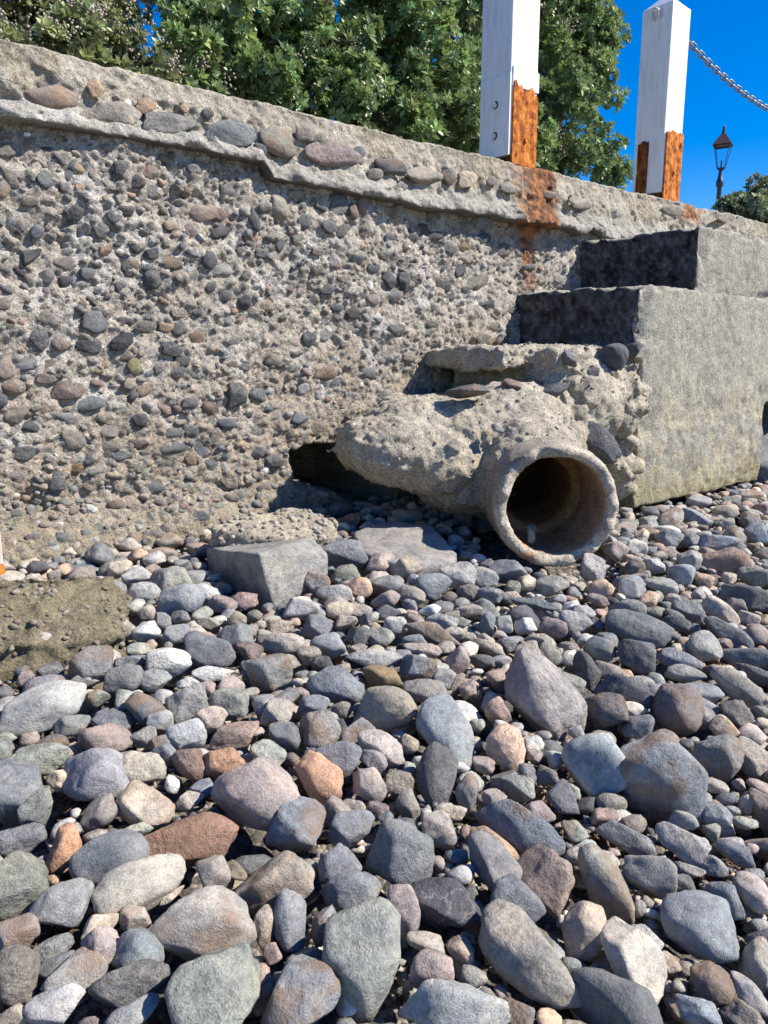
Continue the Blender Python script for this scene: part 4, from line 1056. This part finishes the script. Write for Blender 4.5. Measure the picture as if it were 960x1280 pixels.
# ================================================================== slabs and lumps on the beach
def hull_slab(name, pts_px, lift_t, lift_b, code, label, cat, thick_dir=None, seed=1, amp=0.008):
    pass
def slab(name, top_px, zt, thick, label, seed, colr, lean=(0, 0), amp=0.006, voxel=0.008, cat='rock'):
    """a flat-topped rock: outline of its top face in the photograph, at height zt above the beach"""
    top = []
    for q in top_px:
        lift = q[2] if len(q) > 2 else zt
        top.append(on_beach(q[0], q[1], lift))
    top = np.array(top); bot = top.copy(); bot[:, 2] -= thick; bot[:, 0] += lean[0]; bot[:, 1] += lean[1]
    c = top.mean(0)
    bm = bmesh.new()
    vs = [bm.verts.new(p) for p in np.concatenate([top, bot])]
    bmesh.ops.convex_hull(bm, input=vs)
    bmesh.ops.bevel(bm, geom=bm.edges[:], offset=0.006, segments=1, affect='EDGES')
    v, n, f = remesh(bm, voxel)
    lay = fbm(v * np.array([1, 1, 4.0]), 9, 3, seed)
    d = amp * fbm(v, 7, 3, seed) + amp * 0.5 * lay + amp * 0.3 * fbm(v, 40, 2, seed + 3)
    v = v + n * d[:, None]
    m = fbm(v, 8, 4, seed + 8)
    cc = np.array(colr) * (1 + 0.14 * m)[:, None]
    base = np.array([c[0], c[1], float(beach_z(c[0], c[1]))])
    o = link(name, mesh_np(name, v - base, f, M_STONE_A if cat == 'rock' else M_LUMP, True, cc), None, tuple(base))
    tag(o, label, cat); return o, v
occ_meshes = []
S1, v = slab('rock_slab', [(256, 684, 0.04), (322, 692, 0.14), (390, 671, 0.125), (411, 692, 0.085), (404, 730, 0.0), (340, 754, 0.0), (264, 716, -0.02)], 0.1, 0.10, 'dark angular block of slate with a flat top at the foot of the wall', 41, (0.30, 0.29, 0.27), (0.02, 0.03), 0.0025, 0.0055); occ_meshes.append(v)
S2, v = slab('rock_slab', [(440, 664, 0.03), (475, 651, 0.035), (540, 655, 0.035), (572, 690, 0.03), (565, 706, 0.02), (500, 706, 0.03), (452, 690, 0.03)], 0.03, 0.10, 'flat grey rock slab with fine cracks lying between pipe and dark slate block', 42, (0.28, 0.265, 0.25), (0, 0), 0.004); occ_meshes.append(v)
S3, v = slab('mortar_chunk', [(262, 664, 0.1), (300, 642, 0.12), (360, 632, 0.13), (415, 648, 0.11), (420, 672, 0.08), (350, 672, 0.10)], 0.1, 0.16, 'gritty chunk of pale mortar lodged behind the dark slate block', 43, (0.42, 0.37, 0.285), (0, 0.02), 0.015, 0.009, 'concrete'); occ_meshes.append(v)
S4, v = slab('mortar_ledge', [(-60, 730, 0.09), (0, 716, 0.095), (70, 712, 0.095), (130, 720, 0.09), (164, 742, 0.07), (156, 768, 0.055), (112, 792, 0.045), (60, 804, 0.045), (-10, 808, 0.05), (-60, 808, 0.06)], 0.09, 0.17, 'low ledge of old pebbly mortar, brown with algae, along the wall foot', 44, (0.205, 0.175, 0.115), (0, 0), 0.026, 0.009, 'concrete'); occ_meshes.append(v)
S5, v = slab('rock_slab', [(945, 500, 0.34), (985, 490, 0.34), (1010, 540, 0.2), (1000, 590, 0.06), (946, 580, 0.08)], 0.2, 0.3, 'large dark rock leaning on the far end of the stair base', 45, (0.15, 0.16, 0.165), (0, 0), 0.01, 0.014); occ_meshes.append(v)
crust(S4, occ_meshes[3], 420, 0.002, 0.009, 803, (0.22, 0.195, 0.145)); crust(S3, occ_meshes[2], 500, 0.003, 0.011, 804)
# pale stake at the left edge
sp0 = on_plane_y(-3, 714, -0.16); sp1 = on_plane_y(-6, 560, -0.16)
bm = bmesh.new(); box_bm(bm, (-0.022, -0.014, 0.02), (0.014, 0.014, 0.62), 0.003); me = bm_mesh('stake_shaft', bm, M_WOOD)
E_ = empty('stake', tuple(sp0), 'pale timber stake with a rusty foot standing against the wall base', 'stake')
link('shaft', me, E_)
bm = bmesh.new(); box_bm(bm, (-0.024, -0.016, -0.04), (0.0165, 0.016, 0.02), 0.003); link('rusty_shoe', bm_mesh('rusty_shoe', bm, M_RUST), E_)

# ================================================================== beach stones
# (px, py, half length, half width, clockwise tilt, colour) read off the photograph
STONES = [(25,1105,32,38,0,'N'),(25,1052,30,18,0,'B'),(82,1062,30,17,-65,'R'),(138,1073,46,33,10,'B'),(237,1050,58,32,8,'R2'),(176,1106,56,31,-15,'W'),(78,1134,40,28,-15,'G'),(125,1155,25,14,-20,'T'),(168,1147,19,16,0,'W'),(215,1119,17,6,-22,'L'),(267,1095,21,23,0,'W'),(253,1157,63,43,0,'W2'),(340,1103,52,34,0,'W'),(174,1190,32,25,35,'B'),(126,1183,24,22,0,'P'),(72,1205,22,12,-20,'B'),(62,1187,28,12,-10,'G'),(92,1222,37,23,-25,'G'),(163,1232,47,24,-5,'G'),(18,1220,30,35,0,'W'),(68,1258,34,24,15,'G'),(165,1270,35,16,-15,'G'),(272,1242,58,50,-20,'N'),(20,1272,22,14,0,'T'),(22,1170,25,22,0,'G'),
 (370,1031,37,33,0,'B'),(425,1083,27,26,0,'B'),(500,1068,42,40,0,'B'),(440,1117,37,25,-8,'B'),(505,1140,20,31,-10,'P'),(556,1127,46,27,5,'D'),(363,1150,21,36,-5,'B'),(330,1160,14,26,5,'W'),(406,1157,16,24,10,'B'),(458,1200,53,62,-15,'N2'),(376,1243,48,43,0,'B'),(433,1245,14,22,-10,'L'),(540,1213,27,23,0,'P'),(567,1262,68,30,0,'G'),(533,1178,25,12,10,'W'),(662,1198,74,38,33,'T2'),(625,1090,54,24,48,'D2'),(645,1130,33,26,30,'B'),(618,1055,32,13,25,'R4'),(340,1192,12,12,0,'P'),
 (650,1037,56,26,22,'B2'),(682,1097,38,32,35,'R3'),(757,1108,50,25,55,'N'),(812,1094,32,24,0,'G'),(730,1163,32,30,-30,'T'),(792,1205,38,52,-12,'T2'),(875,1155,46,38,0,'B'),(905,1127,24,22,0,'B'),(770,1260,66,36,12,'D'),(890,1230,26,24,0,'G'),(872,1270,28,20,0,'B2'),(948,1205,20,30,20,'W'),(852,1055,34,18,18,'G'),(784,1050,38,14,18,'G'),(918,1066,26,13,8,'B'),(858,1088,22,8,0,'G'),(893,1083,16,12,0,'G'),(930,1272,28,16,20,'W'),(935,1245,30,16,35,'G'),(836,1203,14,10,40,'T'),(855,1107,15,13,0,'D'),
 (52,885,54,29,-5,'G'),(90,907,22,13,0,'N'),(132,925,32,20,5,'P2'),(122,968,42,31,10,'G2'),(50,950,36,20,0,'N'),(182,1003,34,28,0,'T'),(180,960,27,19,15,'W'),(75,976,16,13,20,'T'),(18,990,33,42,0,'B'),(48,1013,24,20,-30,'N'),(124,1017,24,17,-30,'W'),(183,886,25,22,0,'B'),(237,882,26,22,-20,'G'),(287,878,24,19,0,'N'),(262,900,21,17,10,'P'),(233,918,24,18,0,'L2'),(293,920,32,17,-10,'R3'),(237,957,21,20,0,'R3'),(278,957,28,20,-8,'R'),(140,900,25,14,10,'B'),(200,903,16,14,0,'G'),(178,922,17,13,0,'G'),(198,929,14,9,0,'W'),(207,944,20,14,0,'B'),(255,986,17,12,0,'B'),(237,1001,18,12,0,'W'),(153,850,26,18,-15,'G'),(195,850,19,14,0,'G'),(235,854,14,8,0,'L2'),(122,873,15,11,0,'N'),(322,1000,49,46,-20,'P'),(215,980,9,12,0,'L2'),(170,1038,20,8,0,'N'),(37,925,12,9,0,'W'),(107,847,20,12,0,'G'),
 (420,856,35,22,10,'B'),(481,888,40,29,0,'W3'),(346,892,21,19,0,'T2'),(390,881,22,12,-10,'B'),(400,911,26,24,10,'G'),(356,921,20,18,0,'B'),(446,916,22,13,-30,'G'),(560,917,47,29,55,'B'),(533,864,30,15,5,'W2'),(586,863,12,13,0,'P'),(571,857,17,6,-65,'T'),(622,891,15,19,-15,'R3'),(632,936,24,30,-20,'R4'),(477,935,32,20,15,'L3'),(422,950,30,22,0,'B'),(398,973,36,25,35,'R'),(467,953,17,15,0,'G'),(461,983,21,22,-10,'P'),(547,968,25,38,0,'D2'),(440,1037,28,22,0,'B'),(549,1037,22,22,0,'W'),(510,1007,14,20,-10,'W'),(583,992,14,24,5,'G'),(617,998,15,12,15,'P'),(632,975,18,15,20,'G'),(513,930,12,12,0,'T'),(497,978,20,14,0,'W'),(597,907,9,8,0,'N'),(565,1016,18,9,0,'T'),(470,1012,16,10,0,'P'),(482,1022,10,9,0,'B'),(443,1008,14,9,0,'W'),(418,1015,20,18,20,'W'),(336,945,22,20,0,'N'),(427,888,13,11,0,'W'),(500,920,9,7,0,'G'),(604,957,14,11,0,'P'),
 (680,873,64,42,58,'W4'),(757,889,28,23,0,'D'),(780,866,34,20,10,'D'),(847,888,31,32,0,'D3'),(748,956,43,37,-10,'B'),(827,973,54,56,0,'B'),(797,910,19,18,0,'B'),(895,943,30,29,10,'B'),(937,948,23,20,25,'W'),(905,912,17,15,20,'T'),(920,891,21,17,20,'D3'),(925,862,38,18,25,'W'),(672,1018,21,17,20,'P'),(703,1000,16,22,-30,'D'),(650,985,20,16,20,'N'),(723,916,12,9,20,'G'),(668,945,10,9,0,'W'),(660,967,10,14,-30,'G'),(685,970,14,12,0,'W'),(895,983,15,9,0,'W'),(923,980,8,7,0,'P'),(953,1010,16,24,-20,'W'),(897,1020,17,15,0,'B'),(932,1005,9,12,0,'P'),(853,1027,19,12,0,'N'),(882,898,13,14,0,'G'),(953,893,12,10,0,'N'),
 (32,806,34,23,0,'W4'),(210,829,28,19,0,'L2'),(262,813,32,21,12,'D'),(183,790,17,13,0,'L2'),(160,787,14,13,0,'T2'),(221,795,17,14,0,'B'),(203,776,12,11,0,'G'),(225,752,32,21,-15,'B'),(213,725,27,15,0,'N'),(171,720,18,12,0,'G'),(193,700,14,11,0,'G'),(115,833,30,24,-20,'G'),(176,812,17,9,0,'N'),(163,828,18,8,0,'B'),(267,842,26,10,0,'L2'),(298,797,22,18,20,'B'),(278,755,20,11,10,'P'),(307,750,16,12,-20,'R3'),(260,780,14,8,0,'W'),(297,774,11,10,0,'T'),(312,813,17,13,0,'P'),(279,736,10,8,20,'B'),(184,766,10,10,0,'W'),(31,847,11,10,0,'P'),(150,712,15,11,0,'T'),
 (428,693,32,20,10,'B'),(395,730,16,15,30,'G'),(418,743,22,12,0,'G'),(448,736,17,15,0,'R4'),(475,703,19,13,-25,'P'),(508,711,19,15,-15,'T'),(485,731,24,12,0,'G'),(540,732,21,18,20,'B'),(572,719,23,17,0,'G'),(608,722,15,13,0,'G'),(515,745,17,12,10,'W'),(377,763,22,15,10,'G'),(425,763,17,11,0,'T'),(410,807,22,16,0,'G2'),(395,783,20,15,0,'B'),(350,784,16,11,0,'T'),(352,805,28,14,0,'W'),(335,840,30,24,10,'G'),(467,825,35,13,0,'L2'),(477,847,25,15,5,'R5'),(523,835,23,17,0,'B'),(528,813,24,9,0,'W'),(545,793,39,13,20,'W'),(572,826,14,18,30,'P'),(518,802,16,9,0,'B'),(494,783,14,12,0,'L2'),(475,797,17,13,20,'W2'),(433,778,14,9,0,'W'),(458,777,9,11,0,'G'),(482,750,18,12,0,'P'),(486,766,15,10,0,'B'),(553,777,20,10,0,'G'),(608,780,12,16,-10,'B'),(630,780,11,11,0,'G'),(585,763,18,8,0,'W'),(603,827,16,9,10,'G'),(612,810,22,9,20,'W'),(555,848,13,13,10,'G'),(537,763,14,8,0,'L'),(612,744,19,10,0,'B'),(403,830,15,10,0,'B'),(447,795,13,14,30,'B'),(447,812,12,7,0,'P'),(585,740,14,10,0,'W'),(436,650,14,8,0,'R2'),
 (740,713,17,19,20,'G'),(768,687,15,12,30,'W'),(795,685,14,11,10,'L2'),(907,704,28,18,-20,'R3'),(860,702,15,16,20,'G'),(850,718,16,14,10,'B'),(793,712,13,11,0,'G'),(818,708,13,9,10,'L2'),(790,737,16,14,0,'G'),(785,762,22,13,0,'G'),(797,787,40,21,12,'D'),(667,755,28,7,3,'B'),(751,812,19,16,0,'B'),(796,820,24,20,10,'D'),(848,825,28,14,5,'B'),(857,842,24,11,0,'G'),(881,809,22,20,20,'G'),(900,766,25,14,30,'W'),(910,793,32,13,25,'D'),(934,822,31,13,-5,'D'),(935,748,32,16,10,'D'),(862,764,22,14,20,'B'),(893,680,28,13,-5,'B2'),(946,667,15,14,0,'B2'),(845,778,17,11,0,'D'),(717,777,20,15,30,'G'),(692,785,17,12,0,'P'),(657,783,14,11,0,'L2'),(673,800,16,10,20,'W'),(688,818,15,12,20,'W'),(733,838,25,14,60,'D'),(757,838,20,11,0,'W'),(863,675,13,11,20,'G'),(945,722,22,15,20,'N'),(920,758,13,10,0,'W'),(935,773,14,9,20,'W'),(945,845,26,11,10,'D'),(730,766,14,9,0,'G'),(747,779,10,8,0,'D'),(835,672,16,12,20,'B'),(802,668,9,8,0,'T'),(870,648,20,9,20,'B'),(907,657,9,8,0,'B')]
SPECIAL = {0:0}
SPEC = {(237,1050):'large mottled rust-red and mauve boulder beside the pale tan cobble', (82,1062):'upright orange-brown stone wedged beside a blue-grey boulder', (322,1000):'large smooth mauve boulder with a pinkish-brown lower edge',
 (827,973):'big round blue-grey boulder standing proud of the cobbles beside brown debris', (680,873):'large pointed taupe boulder standing on its narrow end', (458,1200):'large dark green-grey boulder with creased sides and a golden flank',
 (433,1245):'small white egg-shaped pebble beside the creased green-grey boulder', (253,1157):'large smooth oval olive-brown boulder with rounded ends', (272,1242):'large pale green-grey boulder with a ridged top',
 (662,1198):'long grey-tan boulder lying tilted beside a mauve pebble', (792,1205):'upright pear-shaped grey-tan boulder', (730,1163):'tan boulder partly in the shade of the pear-shaped boulder',
 (560,917):'long tilted blue-grey stone with a wrinkled face', (398,973):'wedge-shaped orange-brown stone leaning on the mauve boulder', (477,935):'flat pale pinkish stone with a light dry top',
 (481,888):'domed sandy-grey cobble with a granular surface', (278,957):'smooth oval orange-brown cobble', (182,1003):'smooth heart-shaped tan cobble', (907,704):'reddish brown boulder near the foot of the stair base',
 (650,1037):'smooth slate-blue boulder lying above a long pale orange stone', (618,1055):'long narrow pale orange stone', (52,885):'broad grey boulder with a sloping top near the mortar ledge', (770,1260):'large dark pitted boulder with white specks',
 (847,888):'round dark brown-grey boulder with pitted skin', (748,956):'blue-grey boulder half shaded by the big round boulder', (545,793):'long flat brown-grey bar-shaped stone', (477,847):'golden brown oval cobble',
 (448,736):'rounded pale orange cobble near the dark slate block', (436,650):'small red pebble between the mortar chunk and crumbled footing', (32,806):'taupe boulder resting on the mortar ledge', (340,1103):'large flat-topped brown-grey boulder beside a narrow blue-grey stone',
 (215,1119):'thin white shell-like sliver under a brown-grey boulder', (667,755):'long thin blue-grey stone like a rod', (505,1140):'flat mauve stone standing on edge', (363,1150):'tall narrow blue-grey stone with a split face'}
SHORT = {(237,1050):'rust-red mottled boulder',(82,1062):'upright orange-brown stone',(322,1000):'large mauve boulder',(827,973):'big round boulder',(680,873):'pointed taupe boulder',(458,1200):'creased green-grey boulder',(253,1157):'oval olive-brown boulder',(272,1242):'ridged pale boulder',(662,1198):'long grey-tan boulder',(792,1205):'pear-shaped boulder',(560,917):'wrinkled blue-grey stone',(398,973):'wedge-shaped orange stone',(477,935):'flat pinkish stone',(481,888):'domed sandy cobble',(278,957):'oval orange-brown cobble',(182,1003):'heart-shaped tan cobble',(907,704):'reddish boulder',(650,1037):'slate-blue boulder',(618,1055):'narrow pale orange stone',(52,885):'broad sloping grey boulder',(770,1260):'dark pitted boulder',(847,888):'round brown-grey boulder',(545,793):'bar-shaped stone',(477,847):'golden brown cobble',(448,736):'pale orange cobble',(32,806):'taupe boulder on the ledge',(340,1103):'flat-topped boulder',(667,755):'rod-like stone',(505,1140):'mauve stone on edge',(748,956):'half-shaded boulder'}
landmarks = [(tuple(on_beach(px, py)), 9.0, 'beside the ' + t) for (px, py), t in SHORT.items()]
landmarks += [(tuple(PB), 9.0, 'beside the drain pipe'), (tuple(on_beach(330, 735)), 9.0, 'beside the dark slate block'), (tuple(on_beach(830, 635)), 9.0, 'below the stair base'), (tuple(on_beach(930, 610)), 9.0, 'near the leaning dark rock'), (tuple(on_beach(80, 790)), 9.0, 'by the mortar ledge'), (tuple(on_beach(180, 700)), 9.0, 'against the wall foot'), (tuple(on_beach(510, 690)), 9.0, 'beside the cracked flat slab')]
def stone_label(P, code, a, b, size):
    asp = max(a, b) / min(a, b)
    shp = 'long' if asp > 1.75 else ('oval' if asp > 1.25 else 'rounded')
    sz = 'large' if size > 0.062 else ('medium-sized' if size > 0.035 else 'small')
    zone = 'on the open cobble beach'
    best = 9
    for q, rad, txt in landmarks:
        d = math.hypot(P[0] - q[0], P[1] - q[1])
        if d < rad and d / rad < best: best = d / rad; zone = txt
    kind = 'boulder' if size > 0.062 else ('cobble' if size > 0.035 else 'pebble')
    return f"{sz} {shp} {FAM[code][1]} {kind} {zone}", f"{FAM[code][1]} beach stones", kind

# height map for settling the loose stones between the placed ones
CELL = 0.008
HX0, HX1, HY0, HY1 = -0.7, 6.2, -2.6, 0.05
hx = np.arange(HX0, HX1, CELL); hy = np.arange(HY0, HY1, CELL)
HXX, HYY = np.meshgrid(hx, hy, indexing='ij')
BZ = beach_z(HXX, HYY)
HM = BZ - 0.08
def stamp_points(v):
    i = ((v[:, 0] - HX0) / CELL).astype(int); j = ((v[:, 1] - HY0) / CELL).astype(int)
    k = (i >= 0) & (i < HM.shape[0]) & (j >= 0) & (j < HM.shape[1])
    i, j, z = i[k], j[k], v[k, 2]
    for di in (-1, 0, 1):
        for dj in (-1, 0, 1):
            np.maximum.at(HM, (np.clip(i + di, 0, HM.shape[0] - 1), np.clip(j + dj, 0, HM.shape[1] - 1)), z)
for v in occ_meshes: stamp_points(v)
# the pipe, stairs and wall also stand on the beach
for t in np.linspace(-0.01, 0.5, 60):
    for s_ in np.linspace(-1, 1, 60):
        q = pc + AX * t + PS * (s_ * PR); i = int((q[0] - HX0) / CELL); j = int((q[1] - HY0) / CELL)
        if 0 <= i < HM.shape[0] and 0 <= j < HM.shape[1]: HM[i, j] = max(HM[i, j], 0.5)
HM[(HXX > 2.84) & (HXX < 4.1) & (HYY > -SW - 0.01)] = 5
HM[(HYY > -0.03) & ~((HXX > HOLE_A[0]) & (HXX < 2.6))] = 5
def ell_stamp(P, M):
    """raise the height map to the top of the ellipsoid with scaled axes M at P"""
    A = np.linalg.inv(M @ M.T)
    ext = np.sqrt(np.diag(M @ M.T))
    i0, i1 = int((P[0] - ext[0] - HX0) / CELL), int((P[0] + ext[0] - HX0) / CELL) + 1
    j0, j1 = int((P[1] - ext[1] - HY0) / CELL), int((P[1] + ext[1] - HY0) / CELL) + 1
    i0, j0 = max(i0, 0), max(j0, 0); i1, j1 = min(i1, HM.shape[0]), min(j1, HM.shape[1])
    if i1 <= i0 or j1 <= j0: return
    dx = hx[i0:i1, None] - P[0]; dy = hy[None, j0:j1] - P[1]
    a = A[2, 2]; bq = 2 * (A[0, 2] * dx + A[1, 2] * dy); cq = A[0, 0] * dx ** 2 + A[1, 1] * dy ** 2 + 2 * A[0, 1] * dx * dy - 1
    disc = bq ** 2 - 4 * a * cq
    z = np.where(disc > 0, (-bq + np.sqrt(np.maximum(disc, 0))) / (2 * a) + P[2], -99)
    HM[i0:i1, j0:j1] = np.maximum(HM[i0:i1, j0:j1], z)
RS = np.random.default_rng(77)
SUNB = 1.4            # dry beach stones are paler than the ones bedded in the wall
def place_stone(px, py, a, b, ang, code):
    r = RS
    rr = ray(px, py); lift = 0.02
    for _ in range(4):
        P = on_beach(px, py, lift); s_ = float((P - CAM) @ FV) / FPX; lift = 0.5 * min(a, b) * s_
    d = unit(P - CAM); rt = unit(np.cross(d, UP)); up = np.cross(rt, d)
    t = math.radians(ang); e1 = rt * math.cos(t) - up * math.sin(t); e2 = rt * math.sin(t) + up * math.cos(t); e3 = np.cross(e1, e2)
    A, B = a * s_ * 1.04, b * s_ * 1.04; Cc = min(A, B) * r.uniform(0.75, 1.0)
    round_codes = ('T', 'P', 'R', 'G2', 'W3', 'L', 'R4', 'R5')
    special_round = (px, py) in ((827, 973), (500, 1068), (847, 888), (253, 1157))
    pool = ROUND if special_round or r.random() < (0.5 if code in round_codes else 0.2) else ANGUL
    kind = 'boulder' if max(A, B) > 0.062 else ('cobble' if max(A, B) > 0.035 else 'pebble')
    o = link('beach_' + kind, pool[r.integers(len(pool))])
    fl = r.integers(4); sx, sy = (-1 if fl & 1 else 1), (-1 if fl & 2 else 1)
    set_axes(o, P, e1 * sx, e2 * sy, e3 * sx * sy, A, B, Cc)
    o.color = (*np.clip(fam_col(code, r, 0.17) * SUNB * {(827, 973): 1.5, (748, 956): 1.35, (560, 917): 1.2}.get((px, py), 1.0), 0, 0.8), 1)
    lab, grp, cat_ = stone_label(P, code, a, b, max(A, B))
    if (px, py) in SPEC: tag(o, SPEC[(px, py)], 'stone')
    else: tag(o, lab, 'stone', grp)
    ell_stamp(P, np.stack([e1 * A, e2 * B, e3 * Cc], 1))
    return o
n_ind = 0
for t in STONES: place_stone(*t); n_ind += 1
print('placed', n_ind)

# chip of slate inside the pipe
q = pc + AX * 0.10 - PU * ri * 0.80 - PS * ri * 0.35
o = link('slate_chip', ANGUL[3]); set_axes(o, q + np.array([0, 0, 0.02]), unit(PS * 0.3 + AX), PU, unit(PS - 0.3 * AX), 0.05, 0.028, 0.016)
o.color = (0.33, 0.32, 0.29, 1); tag(o, 'pale flat chip of slate lying inside the mouth of the drain pipe', 'stone')

# dry weed and twig scraps caught between the cobbles
def scraps(spots, n, seed, label):
    r = np.random.default_rng(seed); V = []; F = []; C = []
    for px, py, rx, ry in spots:
        for _ in range(n):
            P = on_beach(px + r.normal() * rx, py + r.normal() * ry, -0.035 + abs(r.normal()) * 0.006)
            a = r.uniform(0, 6.28); l = r.uniform(0.006, 0.03); e = r.normal() * 0.25
            dd = np.array([math.cos(a), math.sin(a), e]) * l
            v, f = tube([P - dd, P + r.normal(size=3) * l * 0.25, P + dd], [0.0012, r.uniform(0.0015, 0.0035), 0.0008], 5)
            o = len(V); V += v; F += [tuple(q + o for q in g) for g in f]
            c = np.array([0.13, 0.085, 0.05]) * r.uniform(0.5, 2.0); C += [c] * len(v)
    tag(link('dry_weed', mesh_np('dry_weed', V, F, M_STONE_A, True, np.array(C))), label, 'debris', kind='stuff')
scraps([(712, 1000, 26, 20), (740, 1035, 24, 12), (905, 1085, 30, 14), (70, 1178, 12, 8), (100, 1000, 12, 8), (840, 640, 40, 6)], 130, 5, 'scraps of brown weed and twigs caught between the cobbles')

# loose stones settled into the gaps
def in_view(x, y, z, m=40):
    v = np.array([x, y, z]) - CAM; dz = v @ FV
    if dz < 0.2: return False
    px = 480 + FPX * (v @ RV) / dz; py = 640 - FPX * (v @ UV) / dz
    return -m < px < 960 + m and py < 1280 + m
MED = []; SMA = []; TIN = []; EXTRA = []
def settle(n, rlo, rhi, lim, out, cand=14, power=0.8, flat=(0.5, 0.8), skew=1.0):
    r = RS; cnt = 0
    for _ in range(n):
        s_ = rlo + (rhi - rlo) * (1 - r.power(power)) if power else r.uniform(rlo, rhi)
        a = s_ * r.uniform(1.0, 1.35); b_ = s_ * r.uniform(0.72, 1.0); c = s_ * r.uniform(*flat)
        th = r.uniform(0, math.pi); ca, sa = math.cos(th), math.sin(th)
        w = int(a / CELL) + 1
        g = np.arange(-w, w + 1) * CELL
        dx, dy = g[:, None], g[None, :]
        qv = ((dx * ca + dy * sa) / a) ** 2 + ((-dx * sa + dy * ca) / b_) ** 2
        k = qv < 1; up_ = np.where(k, c * np.sqrt(np.clip(1 - qv, 0, 1)), -99)
        best = None
        for _c in range(cand):
            u_ = r.random()
            # even in the picture rather than on the ground
            px, py = r.uniform(-60, 1020), 590 + 740 * r.random() ** skew
            d = ray(px, py); tt = 0.6 / max(-d[2], 0.05)
            P = CAM + d * tt
            for _k in range(3): tt = -float(beach_z(P[0], P[1])) / max(-d[2], 0.05); P = CAM + d * tt
            i = int((P[0] - HX0) / CELL); j = int((P[1] - HY0) / CELL)
            if i - w < 0 or j - w < 0 or i + w + 1 > HM.shape[0] or j + w + 1 > HM.shape[1]: continue
            zc = np.max(np.where(k, HM[i - w:i + w + 1, j - w:j + w + 1] + up_, -99))
            e = zc - BZ[i, j] - c * 0.3
            if best is None or e < best[0]: best = (e, i, j, zc)
        if best is None or best[0] > lim: continue
        e, i, j, zc = best
        zc -= c * 0.12                               # bed it in a little
        win = HM[i - w:i + w + 1, j - w:j + w + 1]
        HM[i - w:i + w + 1, j - w:j + w + 1] = np.where(k, np.maximum(win, zc + up_), win)
        tilt = Matrix.Rotation(th, 3, 'Z') @ Matrix.Rotation(r.normal() * 0.16, 3, 'X') @ Matrix.Rotation(r.normal() * 0.16, 3, 'Y')
        R = np.array(tilt) @ np.diag([a, b_, c]) * 1.05
        P = np.array([hx[i], hy[j], zc]); code = FKEYS[r.integers(len(FKEYS))]
        out.append((P, R, SUNB * fam_col(code, r, 0.16) * (1.0 if r.random() > 0.02 else 1.9), code, a, b_)); cnt += 1
    return cnt
print('extra', settle(600, 0.028, 0.05, 0.010, EXTRA, 40, None))
print('med', settle(2600, 0.017, 0.030, 0.007, MED, 18, skew=1.3))
print('small', settle(4200, 0.010, 0.018, 0.002, SMA, 9, skew=1.25))
print('tiny', settle(7500, 0.005, 0.010, -0.004, TIN, 4, skew=1.2))
EXTRA.sort(key=lambda t: -t[4])
room = 300 - n_ind
for P, R, c, code, a, b_ in EXTRA[:room]:
    lab, grp, kind = stone_label(P, code, a, b_, a)
    pool = ROUND if RS.random() < 0.5 else ANGUL
    o = link('beach_' + kind, pool[RS.integers(len(pool))])
    o.matrix_world = Matrix.Translation(Vector(P)) @ Matrix(R.tolist()).to_4x4()
    o.color = (*np.clip(c, 0, 1), 1); tag(o, lab, 'stone', grp)
MED += EXTRA[room:]
big = [t[:3] for t in MED]; sm = [t[:3] for t in SMA]; ti = [t[:3] for t in TIN]
tag(link('loose_cobbles', joined('loose_cobbles', big, M_STONE_A, 3, 16, 500, 24, 0.64, 0.06)), 'loose mixed grey and brown cobbles filling the gaps between larger stones', 'cobbles', kind='stuff')
tag(link('loose_pebbles', joined('loose_pebbles', sm, M_STONE_A, 2, 16, 600, 18, 0.66, 0.05)), 'small mixed pebbles strewn between the beach cobbles', 'pebbles', kind='stuff')
tag(link('fine_shingle', joined('fine_shingle', ti, M_STONE_A, 1, 10, 700, 10, 0.75, 0.05)), 'fine shingle and shell grit at the bottom of the gaps', 'shingle', kind='stuff')

# look-alikes in one spot: tell them apart by size where there are only a few
from collections import defaultdict
same = defaultdict(list)
for o in COL.objects:
    if o.parent is None and o.get('category') == 'stone': same[o['label']].append(o)
for lab, os_ in same.items():
    if len(os_) < 2: continue
    os_.sort(key=lambda q: -(q.scale.x * q.scale.y))
    words = ['larger', 'smaller'] if len(os_) == 2 else (['largest', 'middling', 'smallest'] if len(os_) == 3 else None)
    if words and os_[0].scale.x * os_[0].scale.y > 1.12 * os_[-1].scale.x * os_[-1].scale.y:
        for q, w in zip(os_, words): q['label'] = f"{w} {lab.split(' ', 1)[1]}"
    elif len(os_) == 2:
        os_.sort(key=lambda q: -sum(q.color[:3]))
        for q, w in zip(os_, ('paler', 'darker')): q['label'] = f"{w} {lab}"
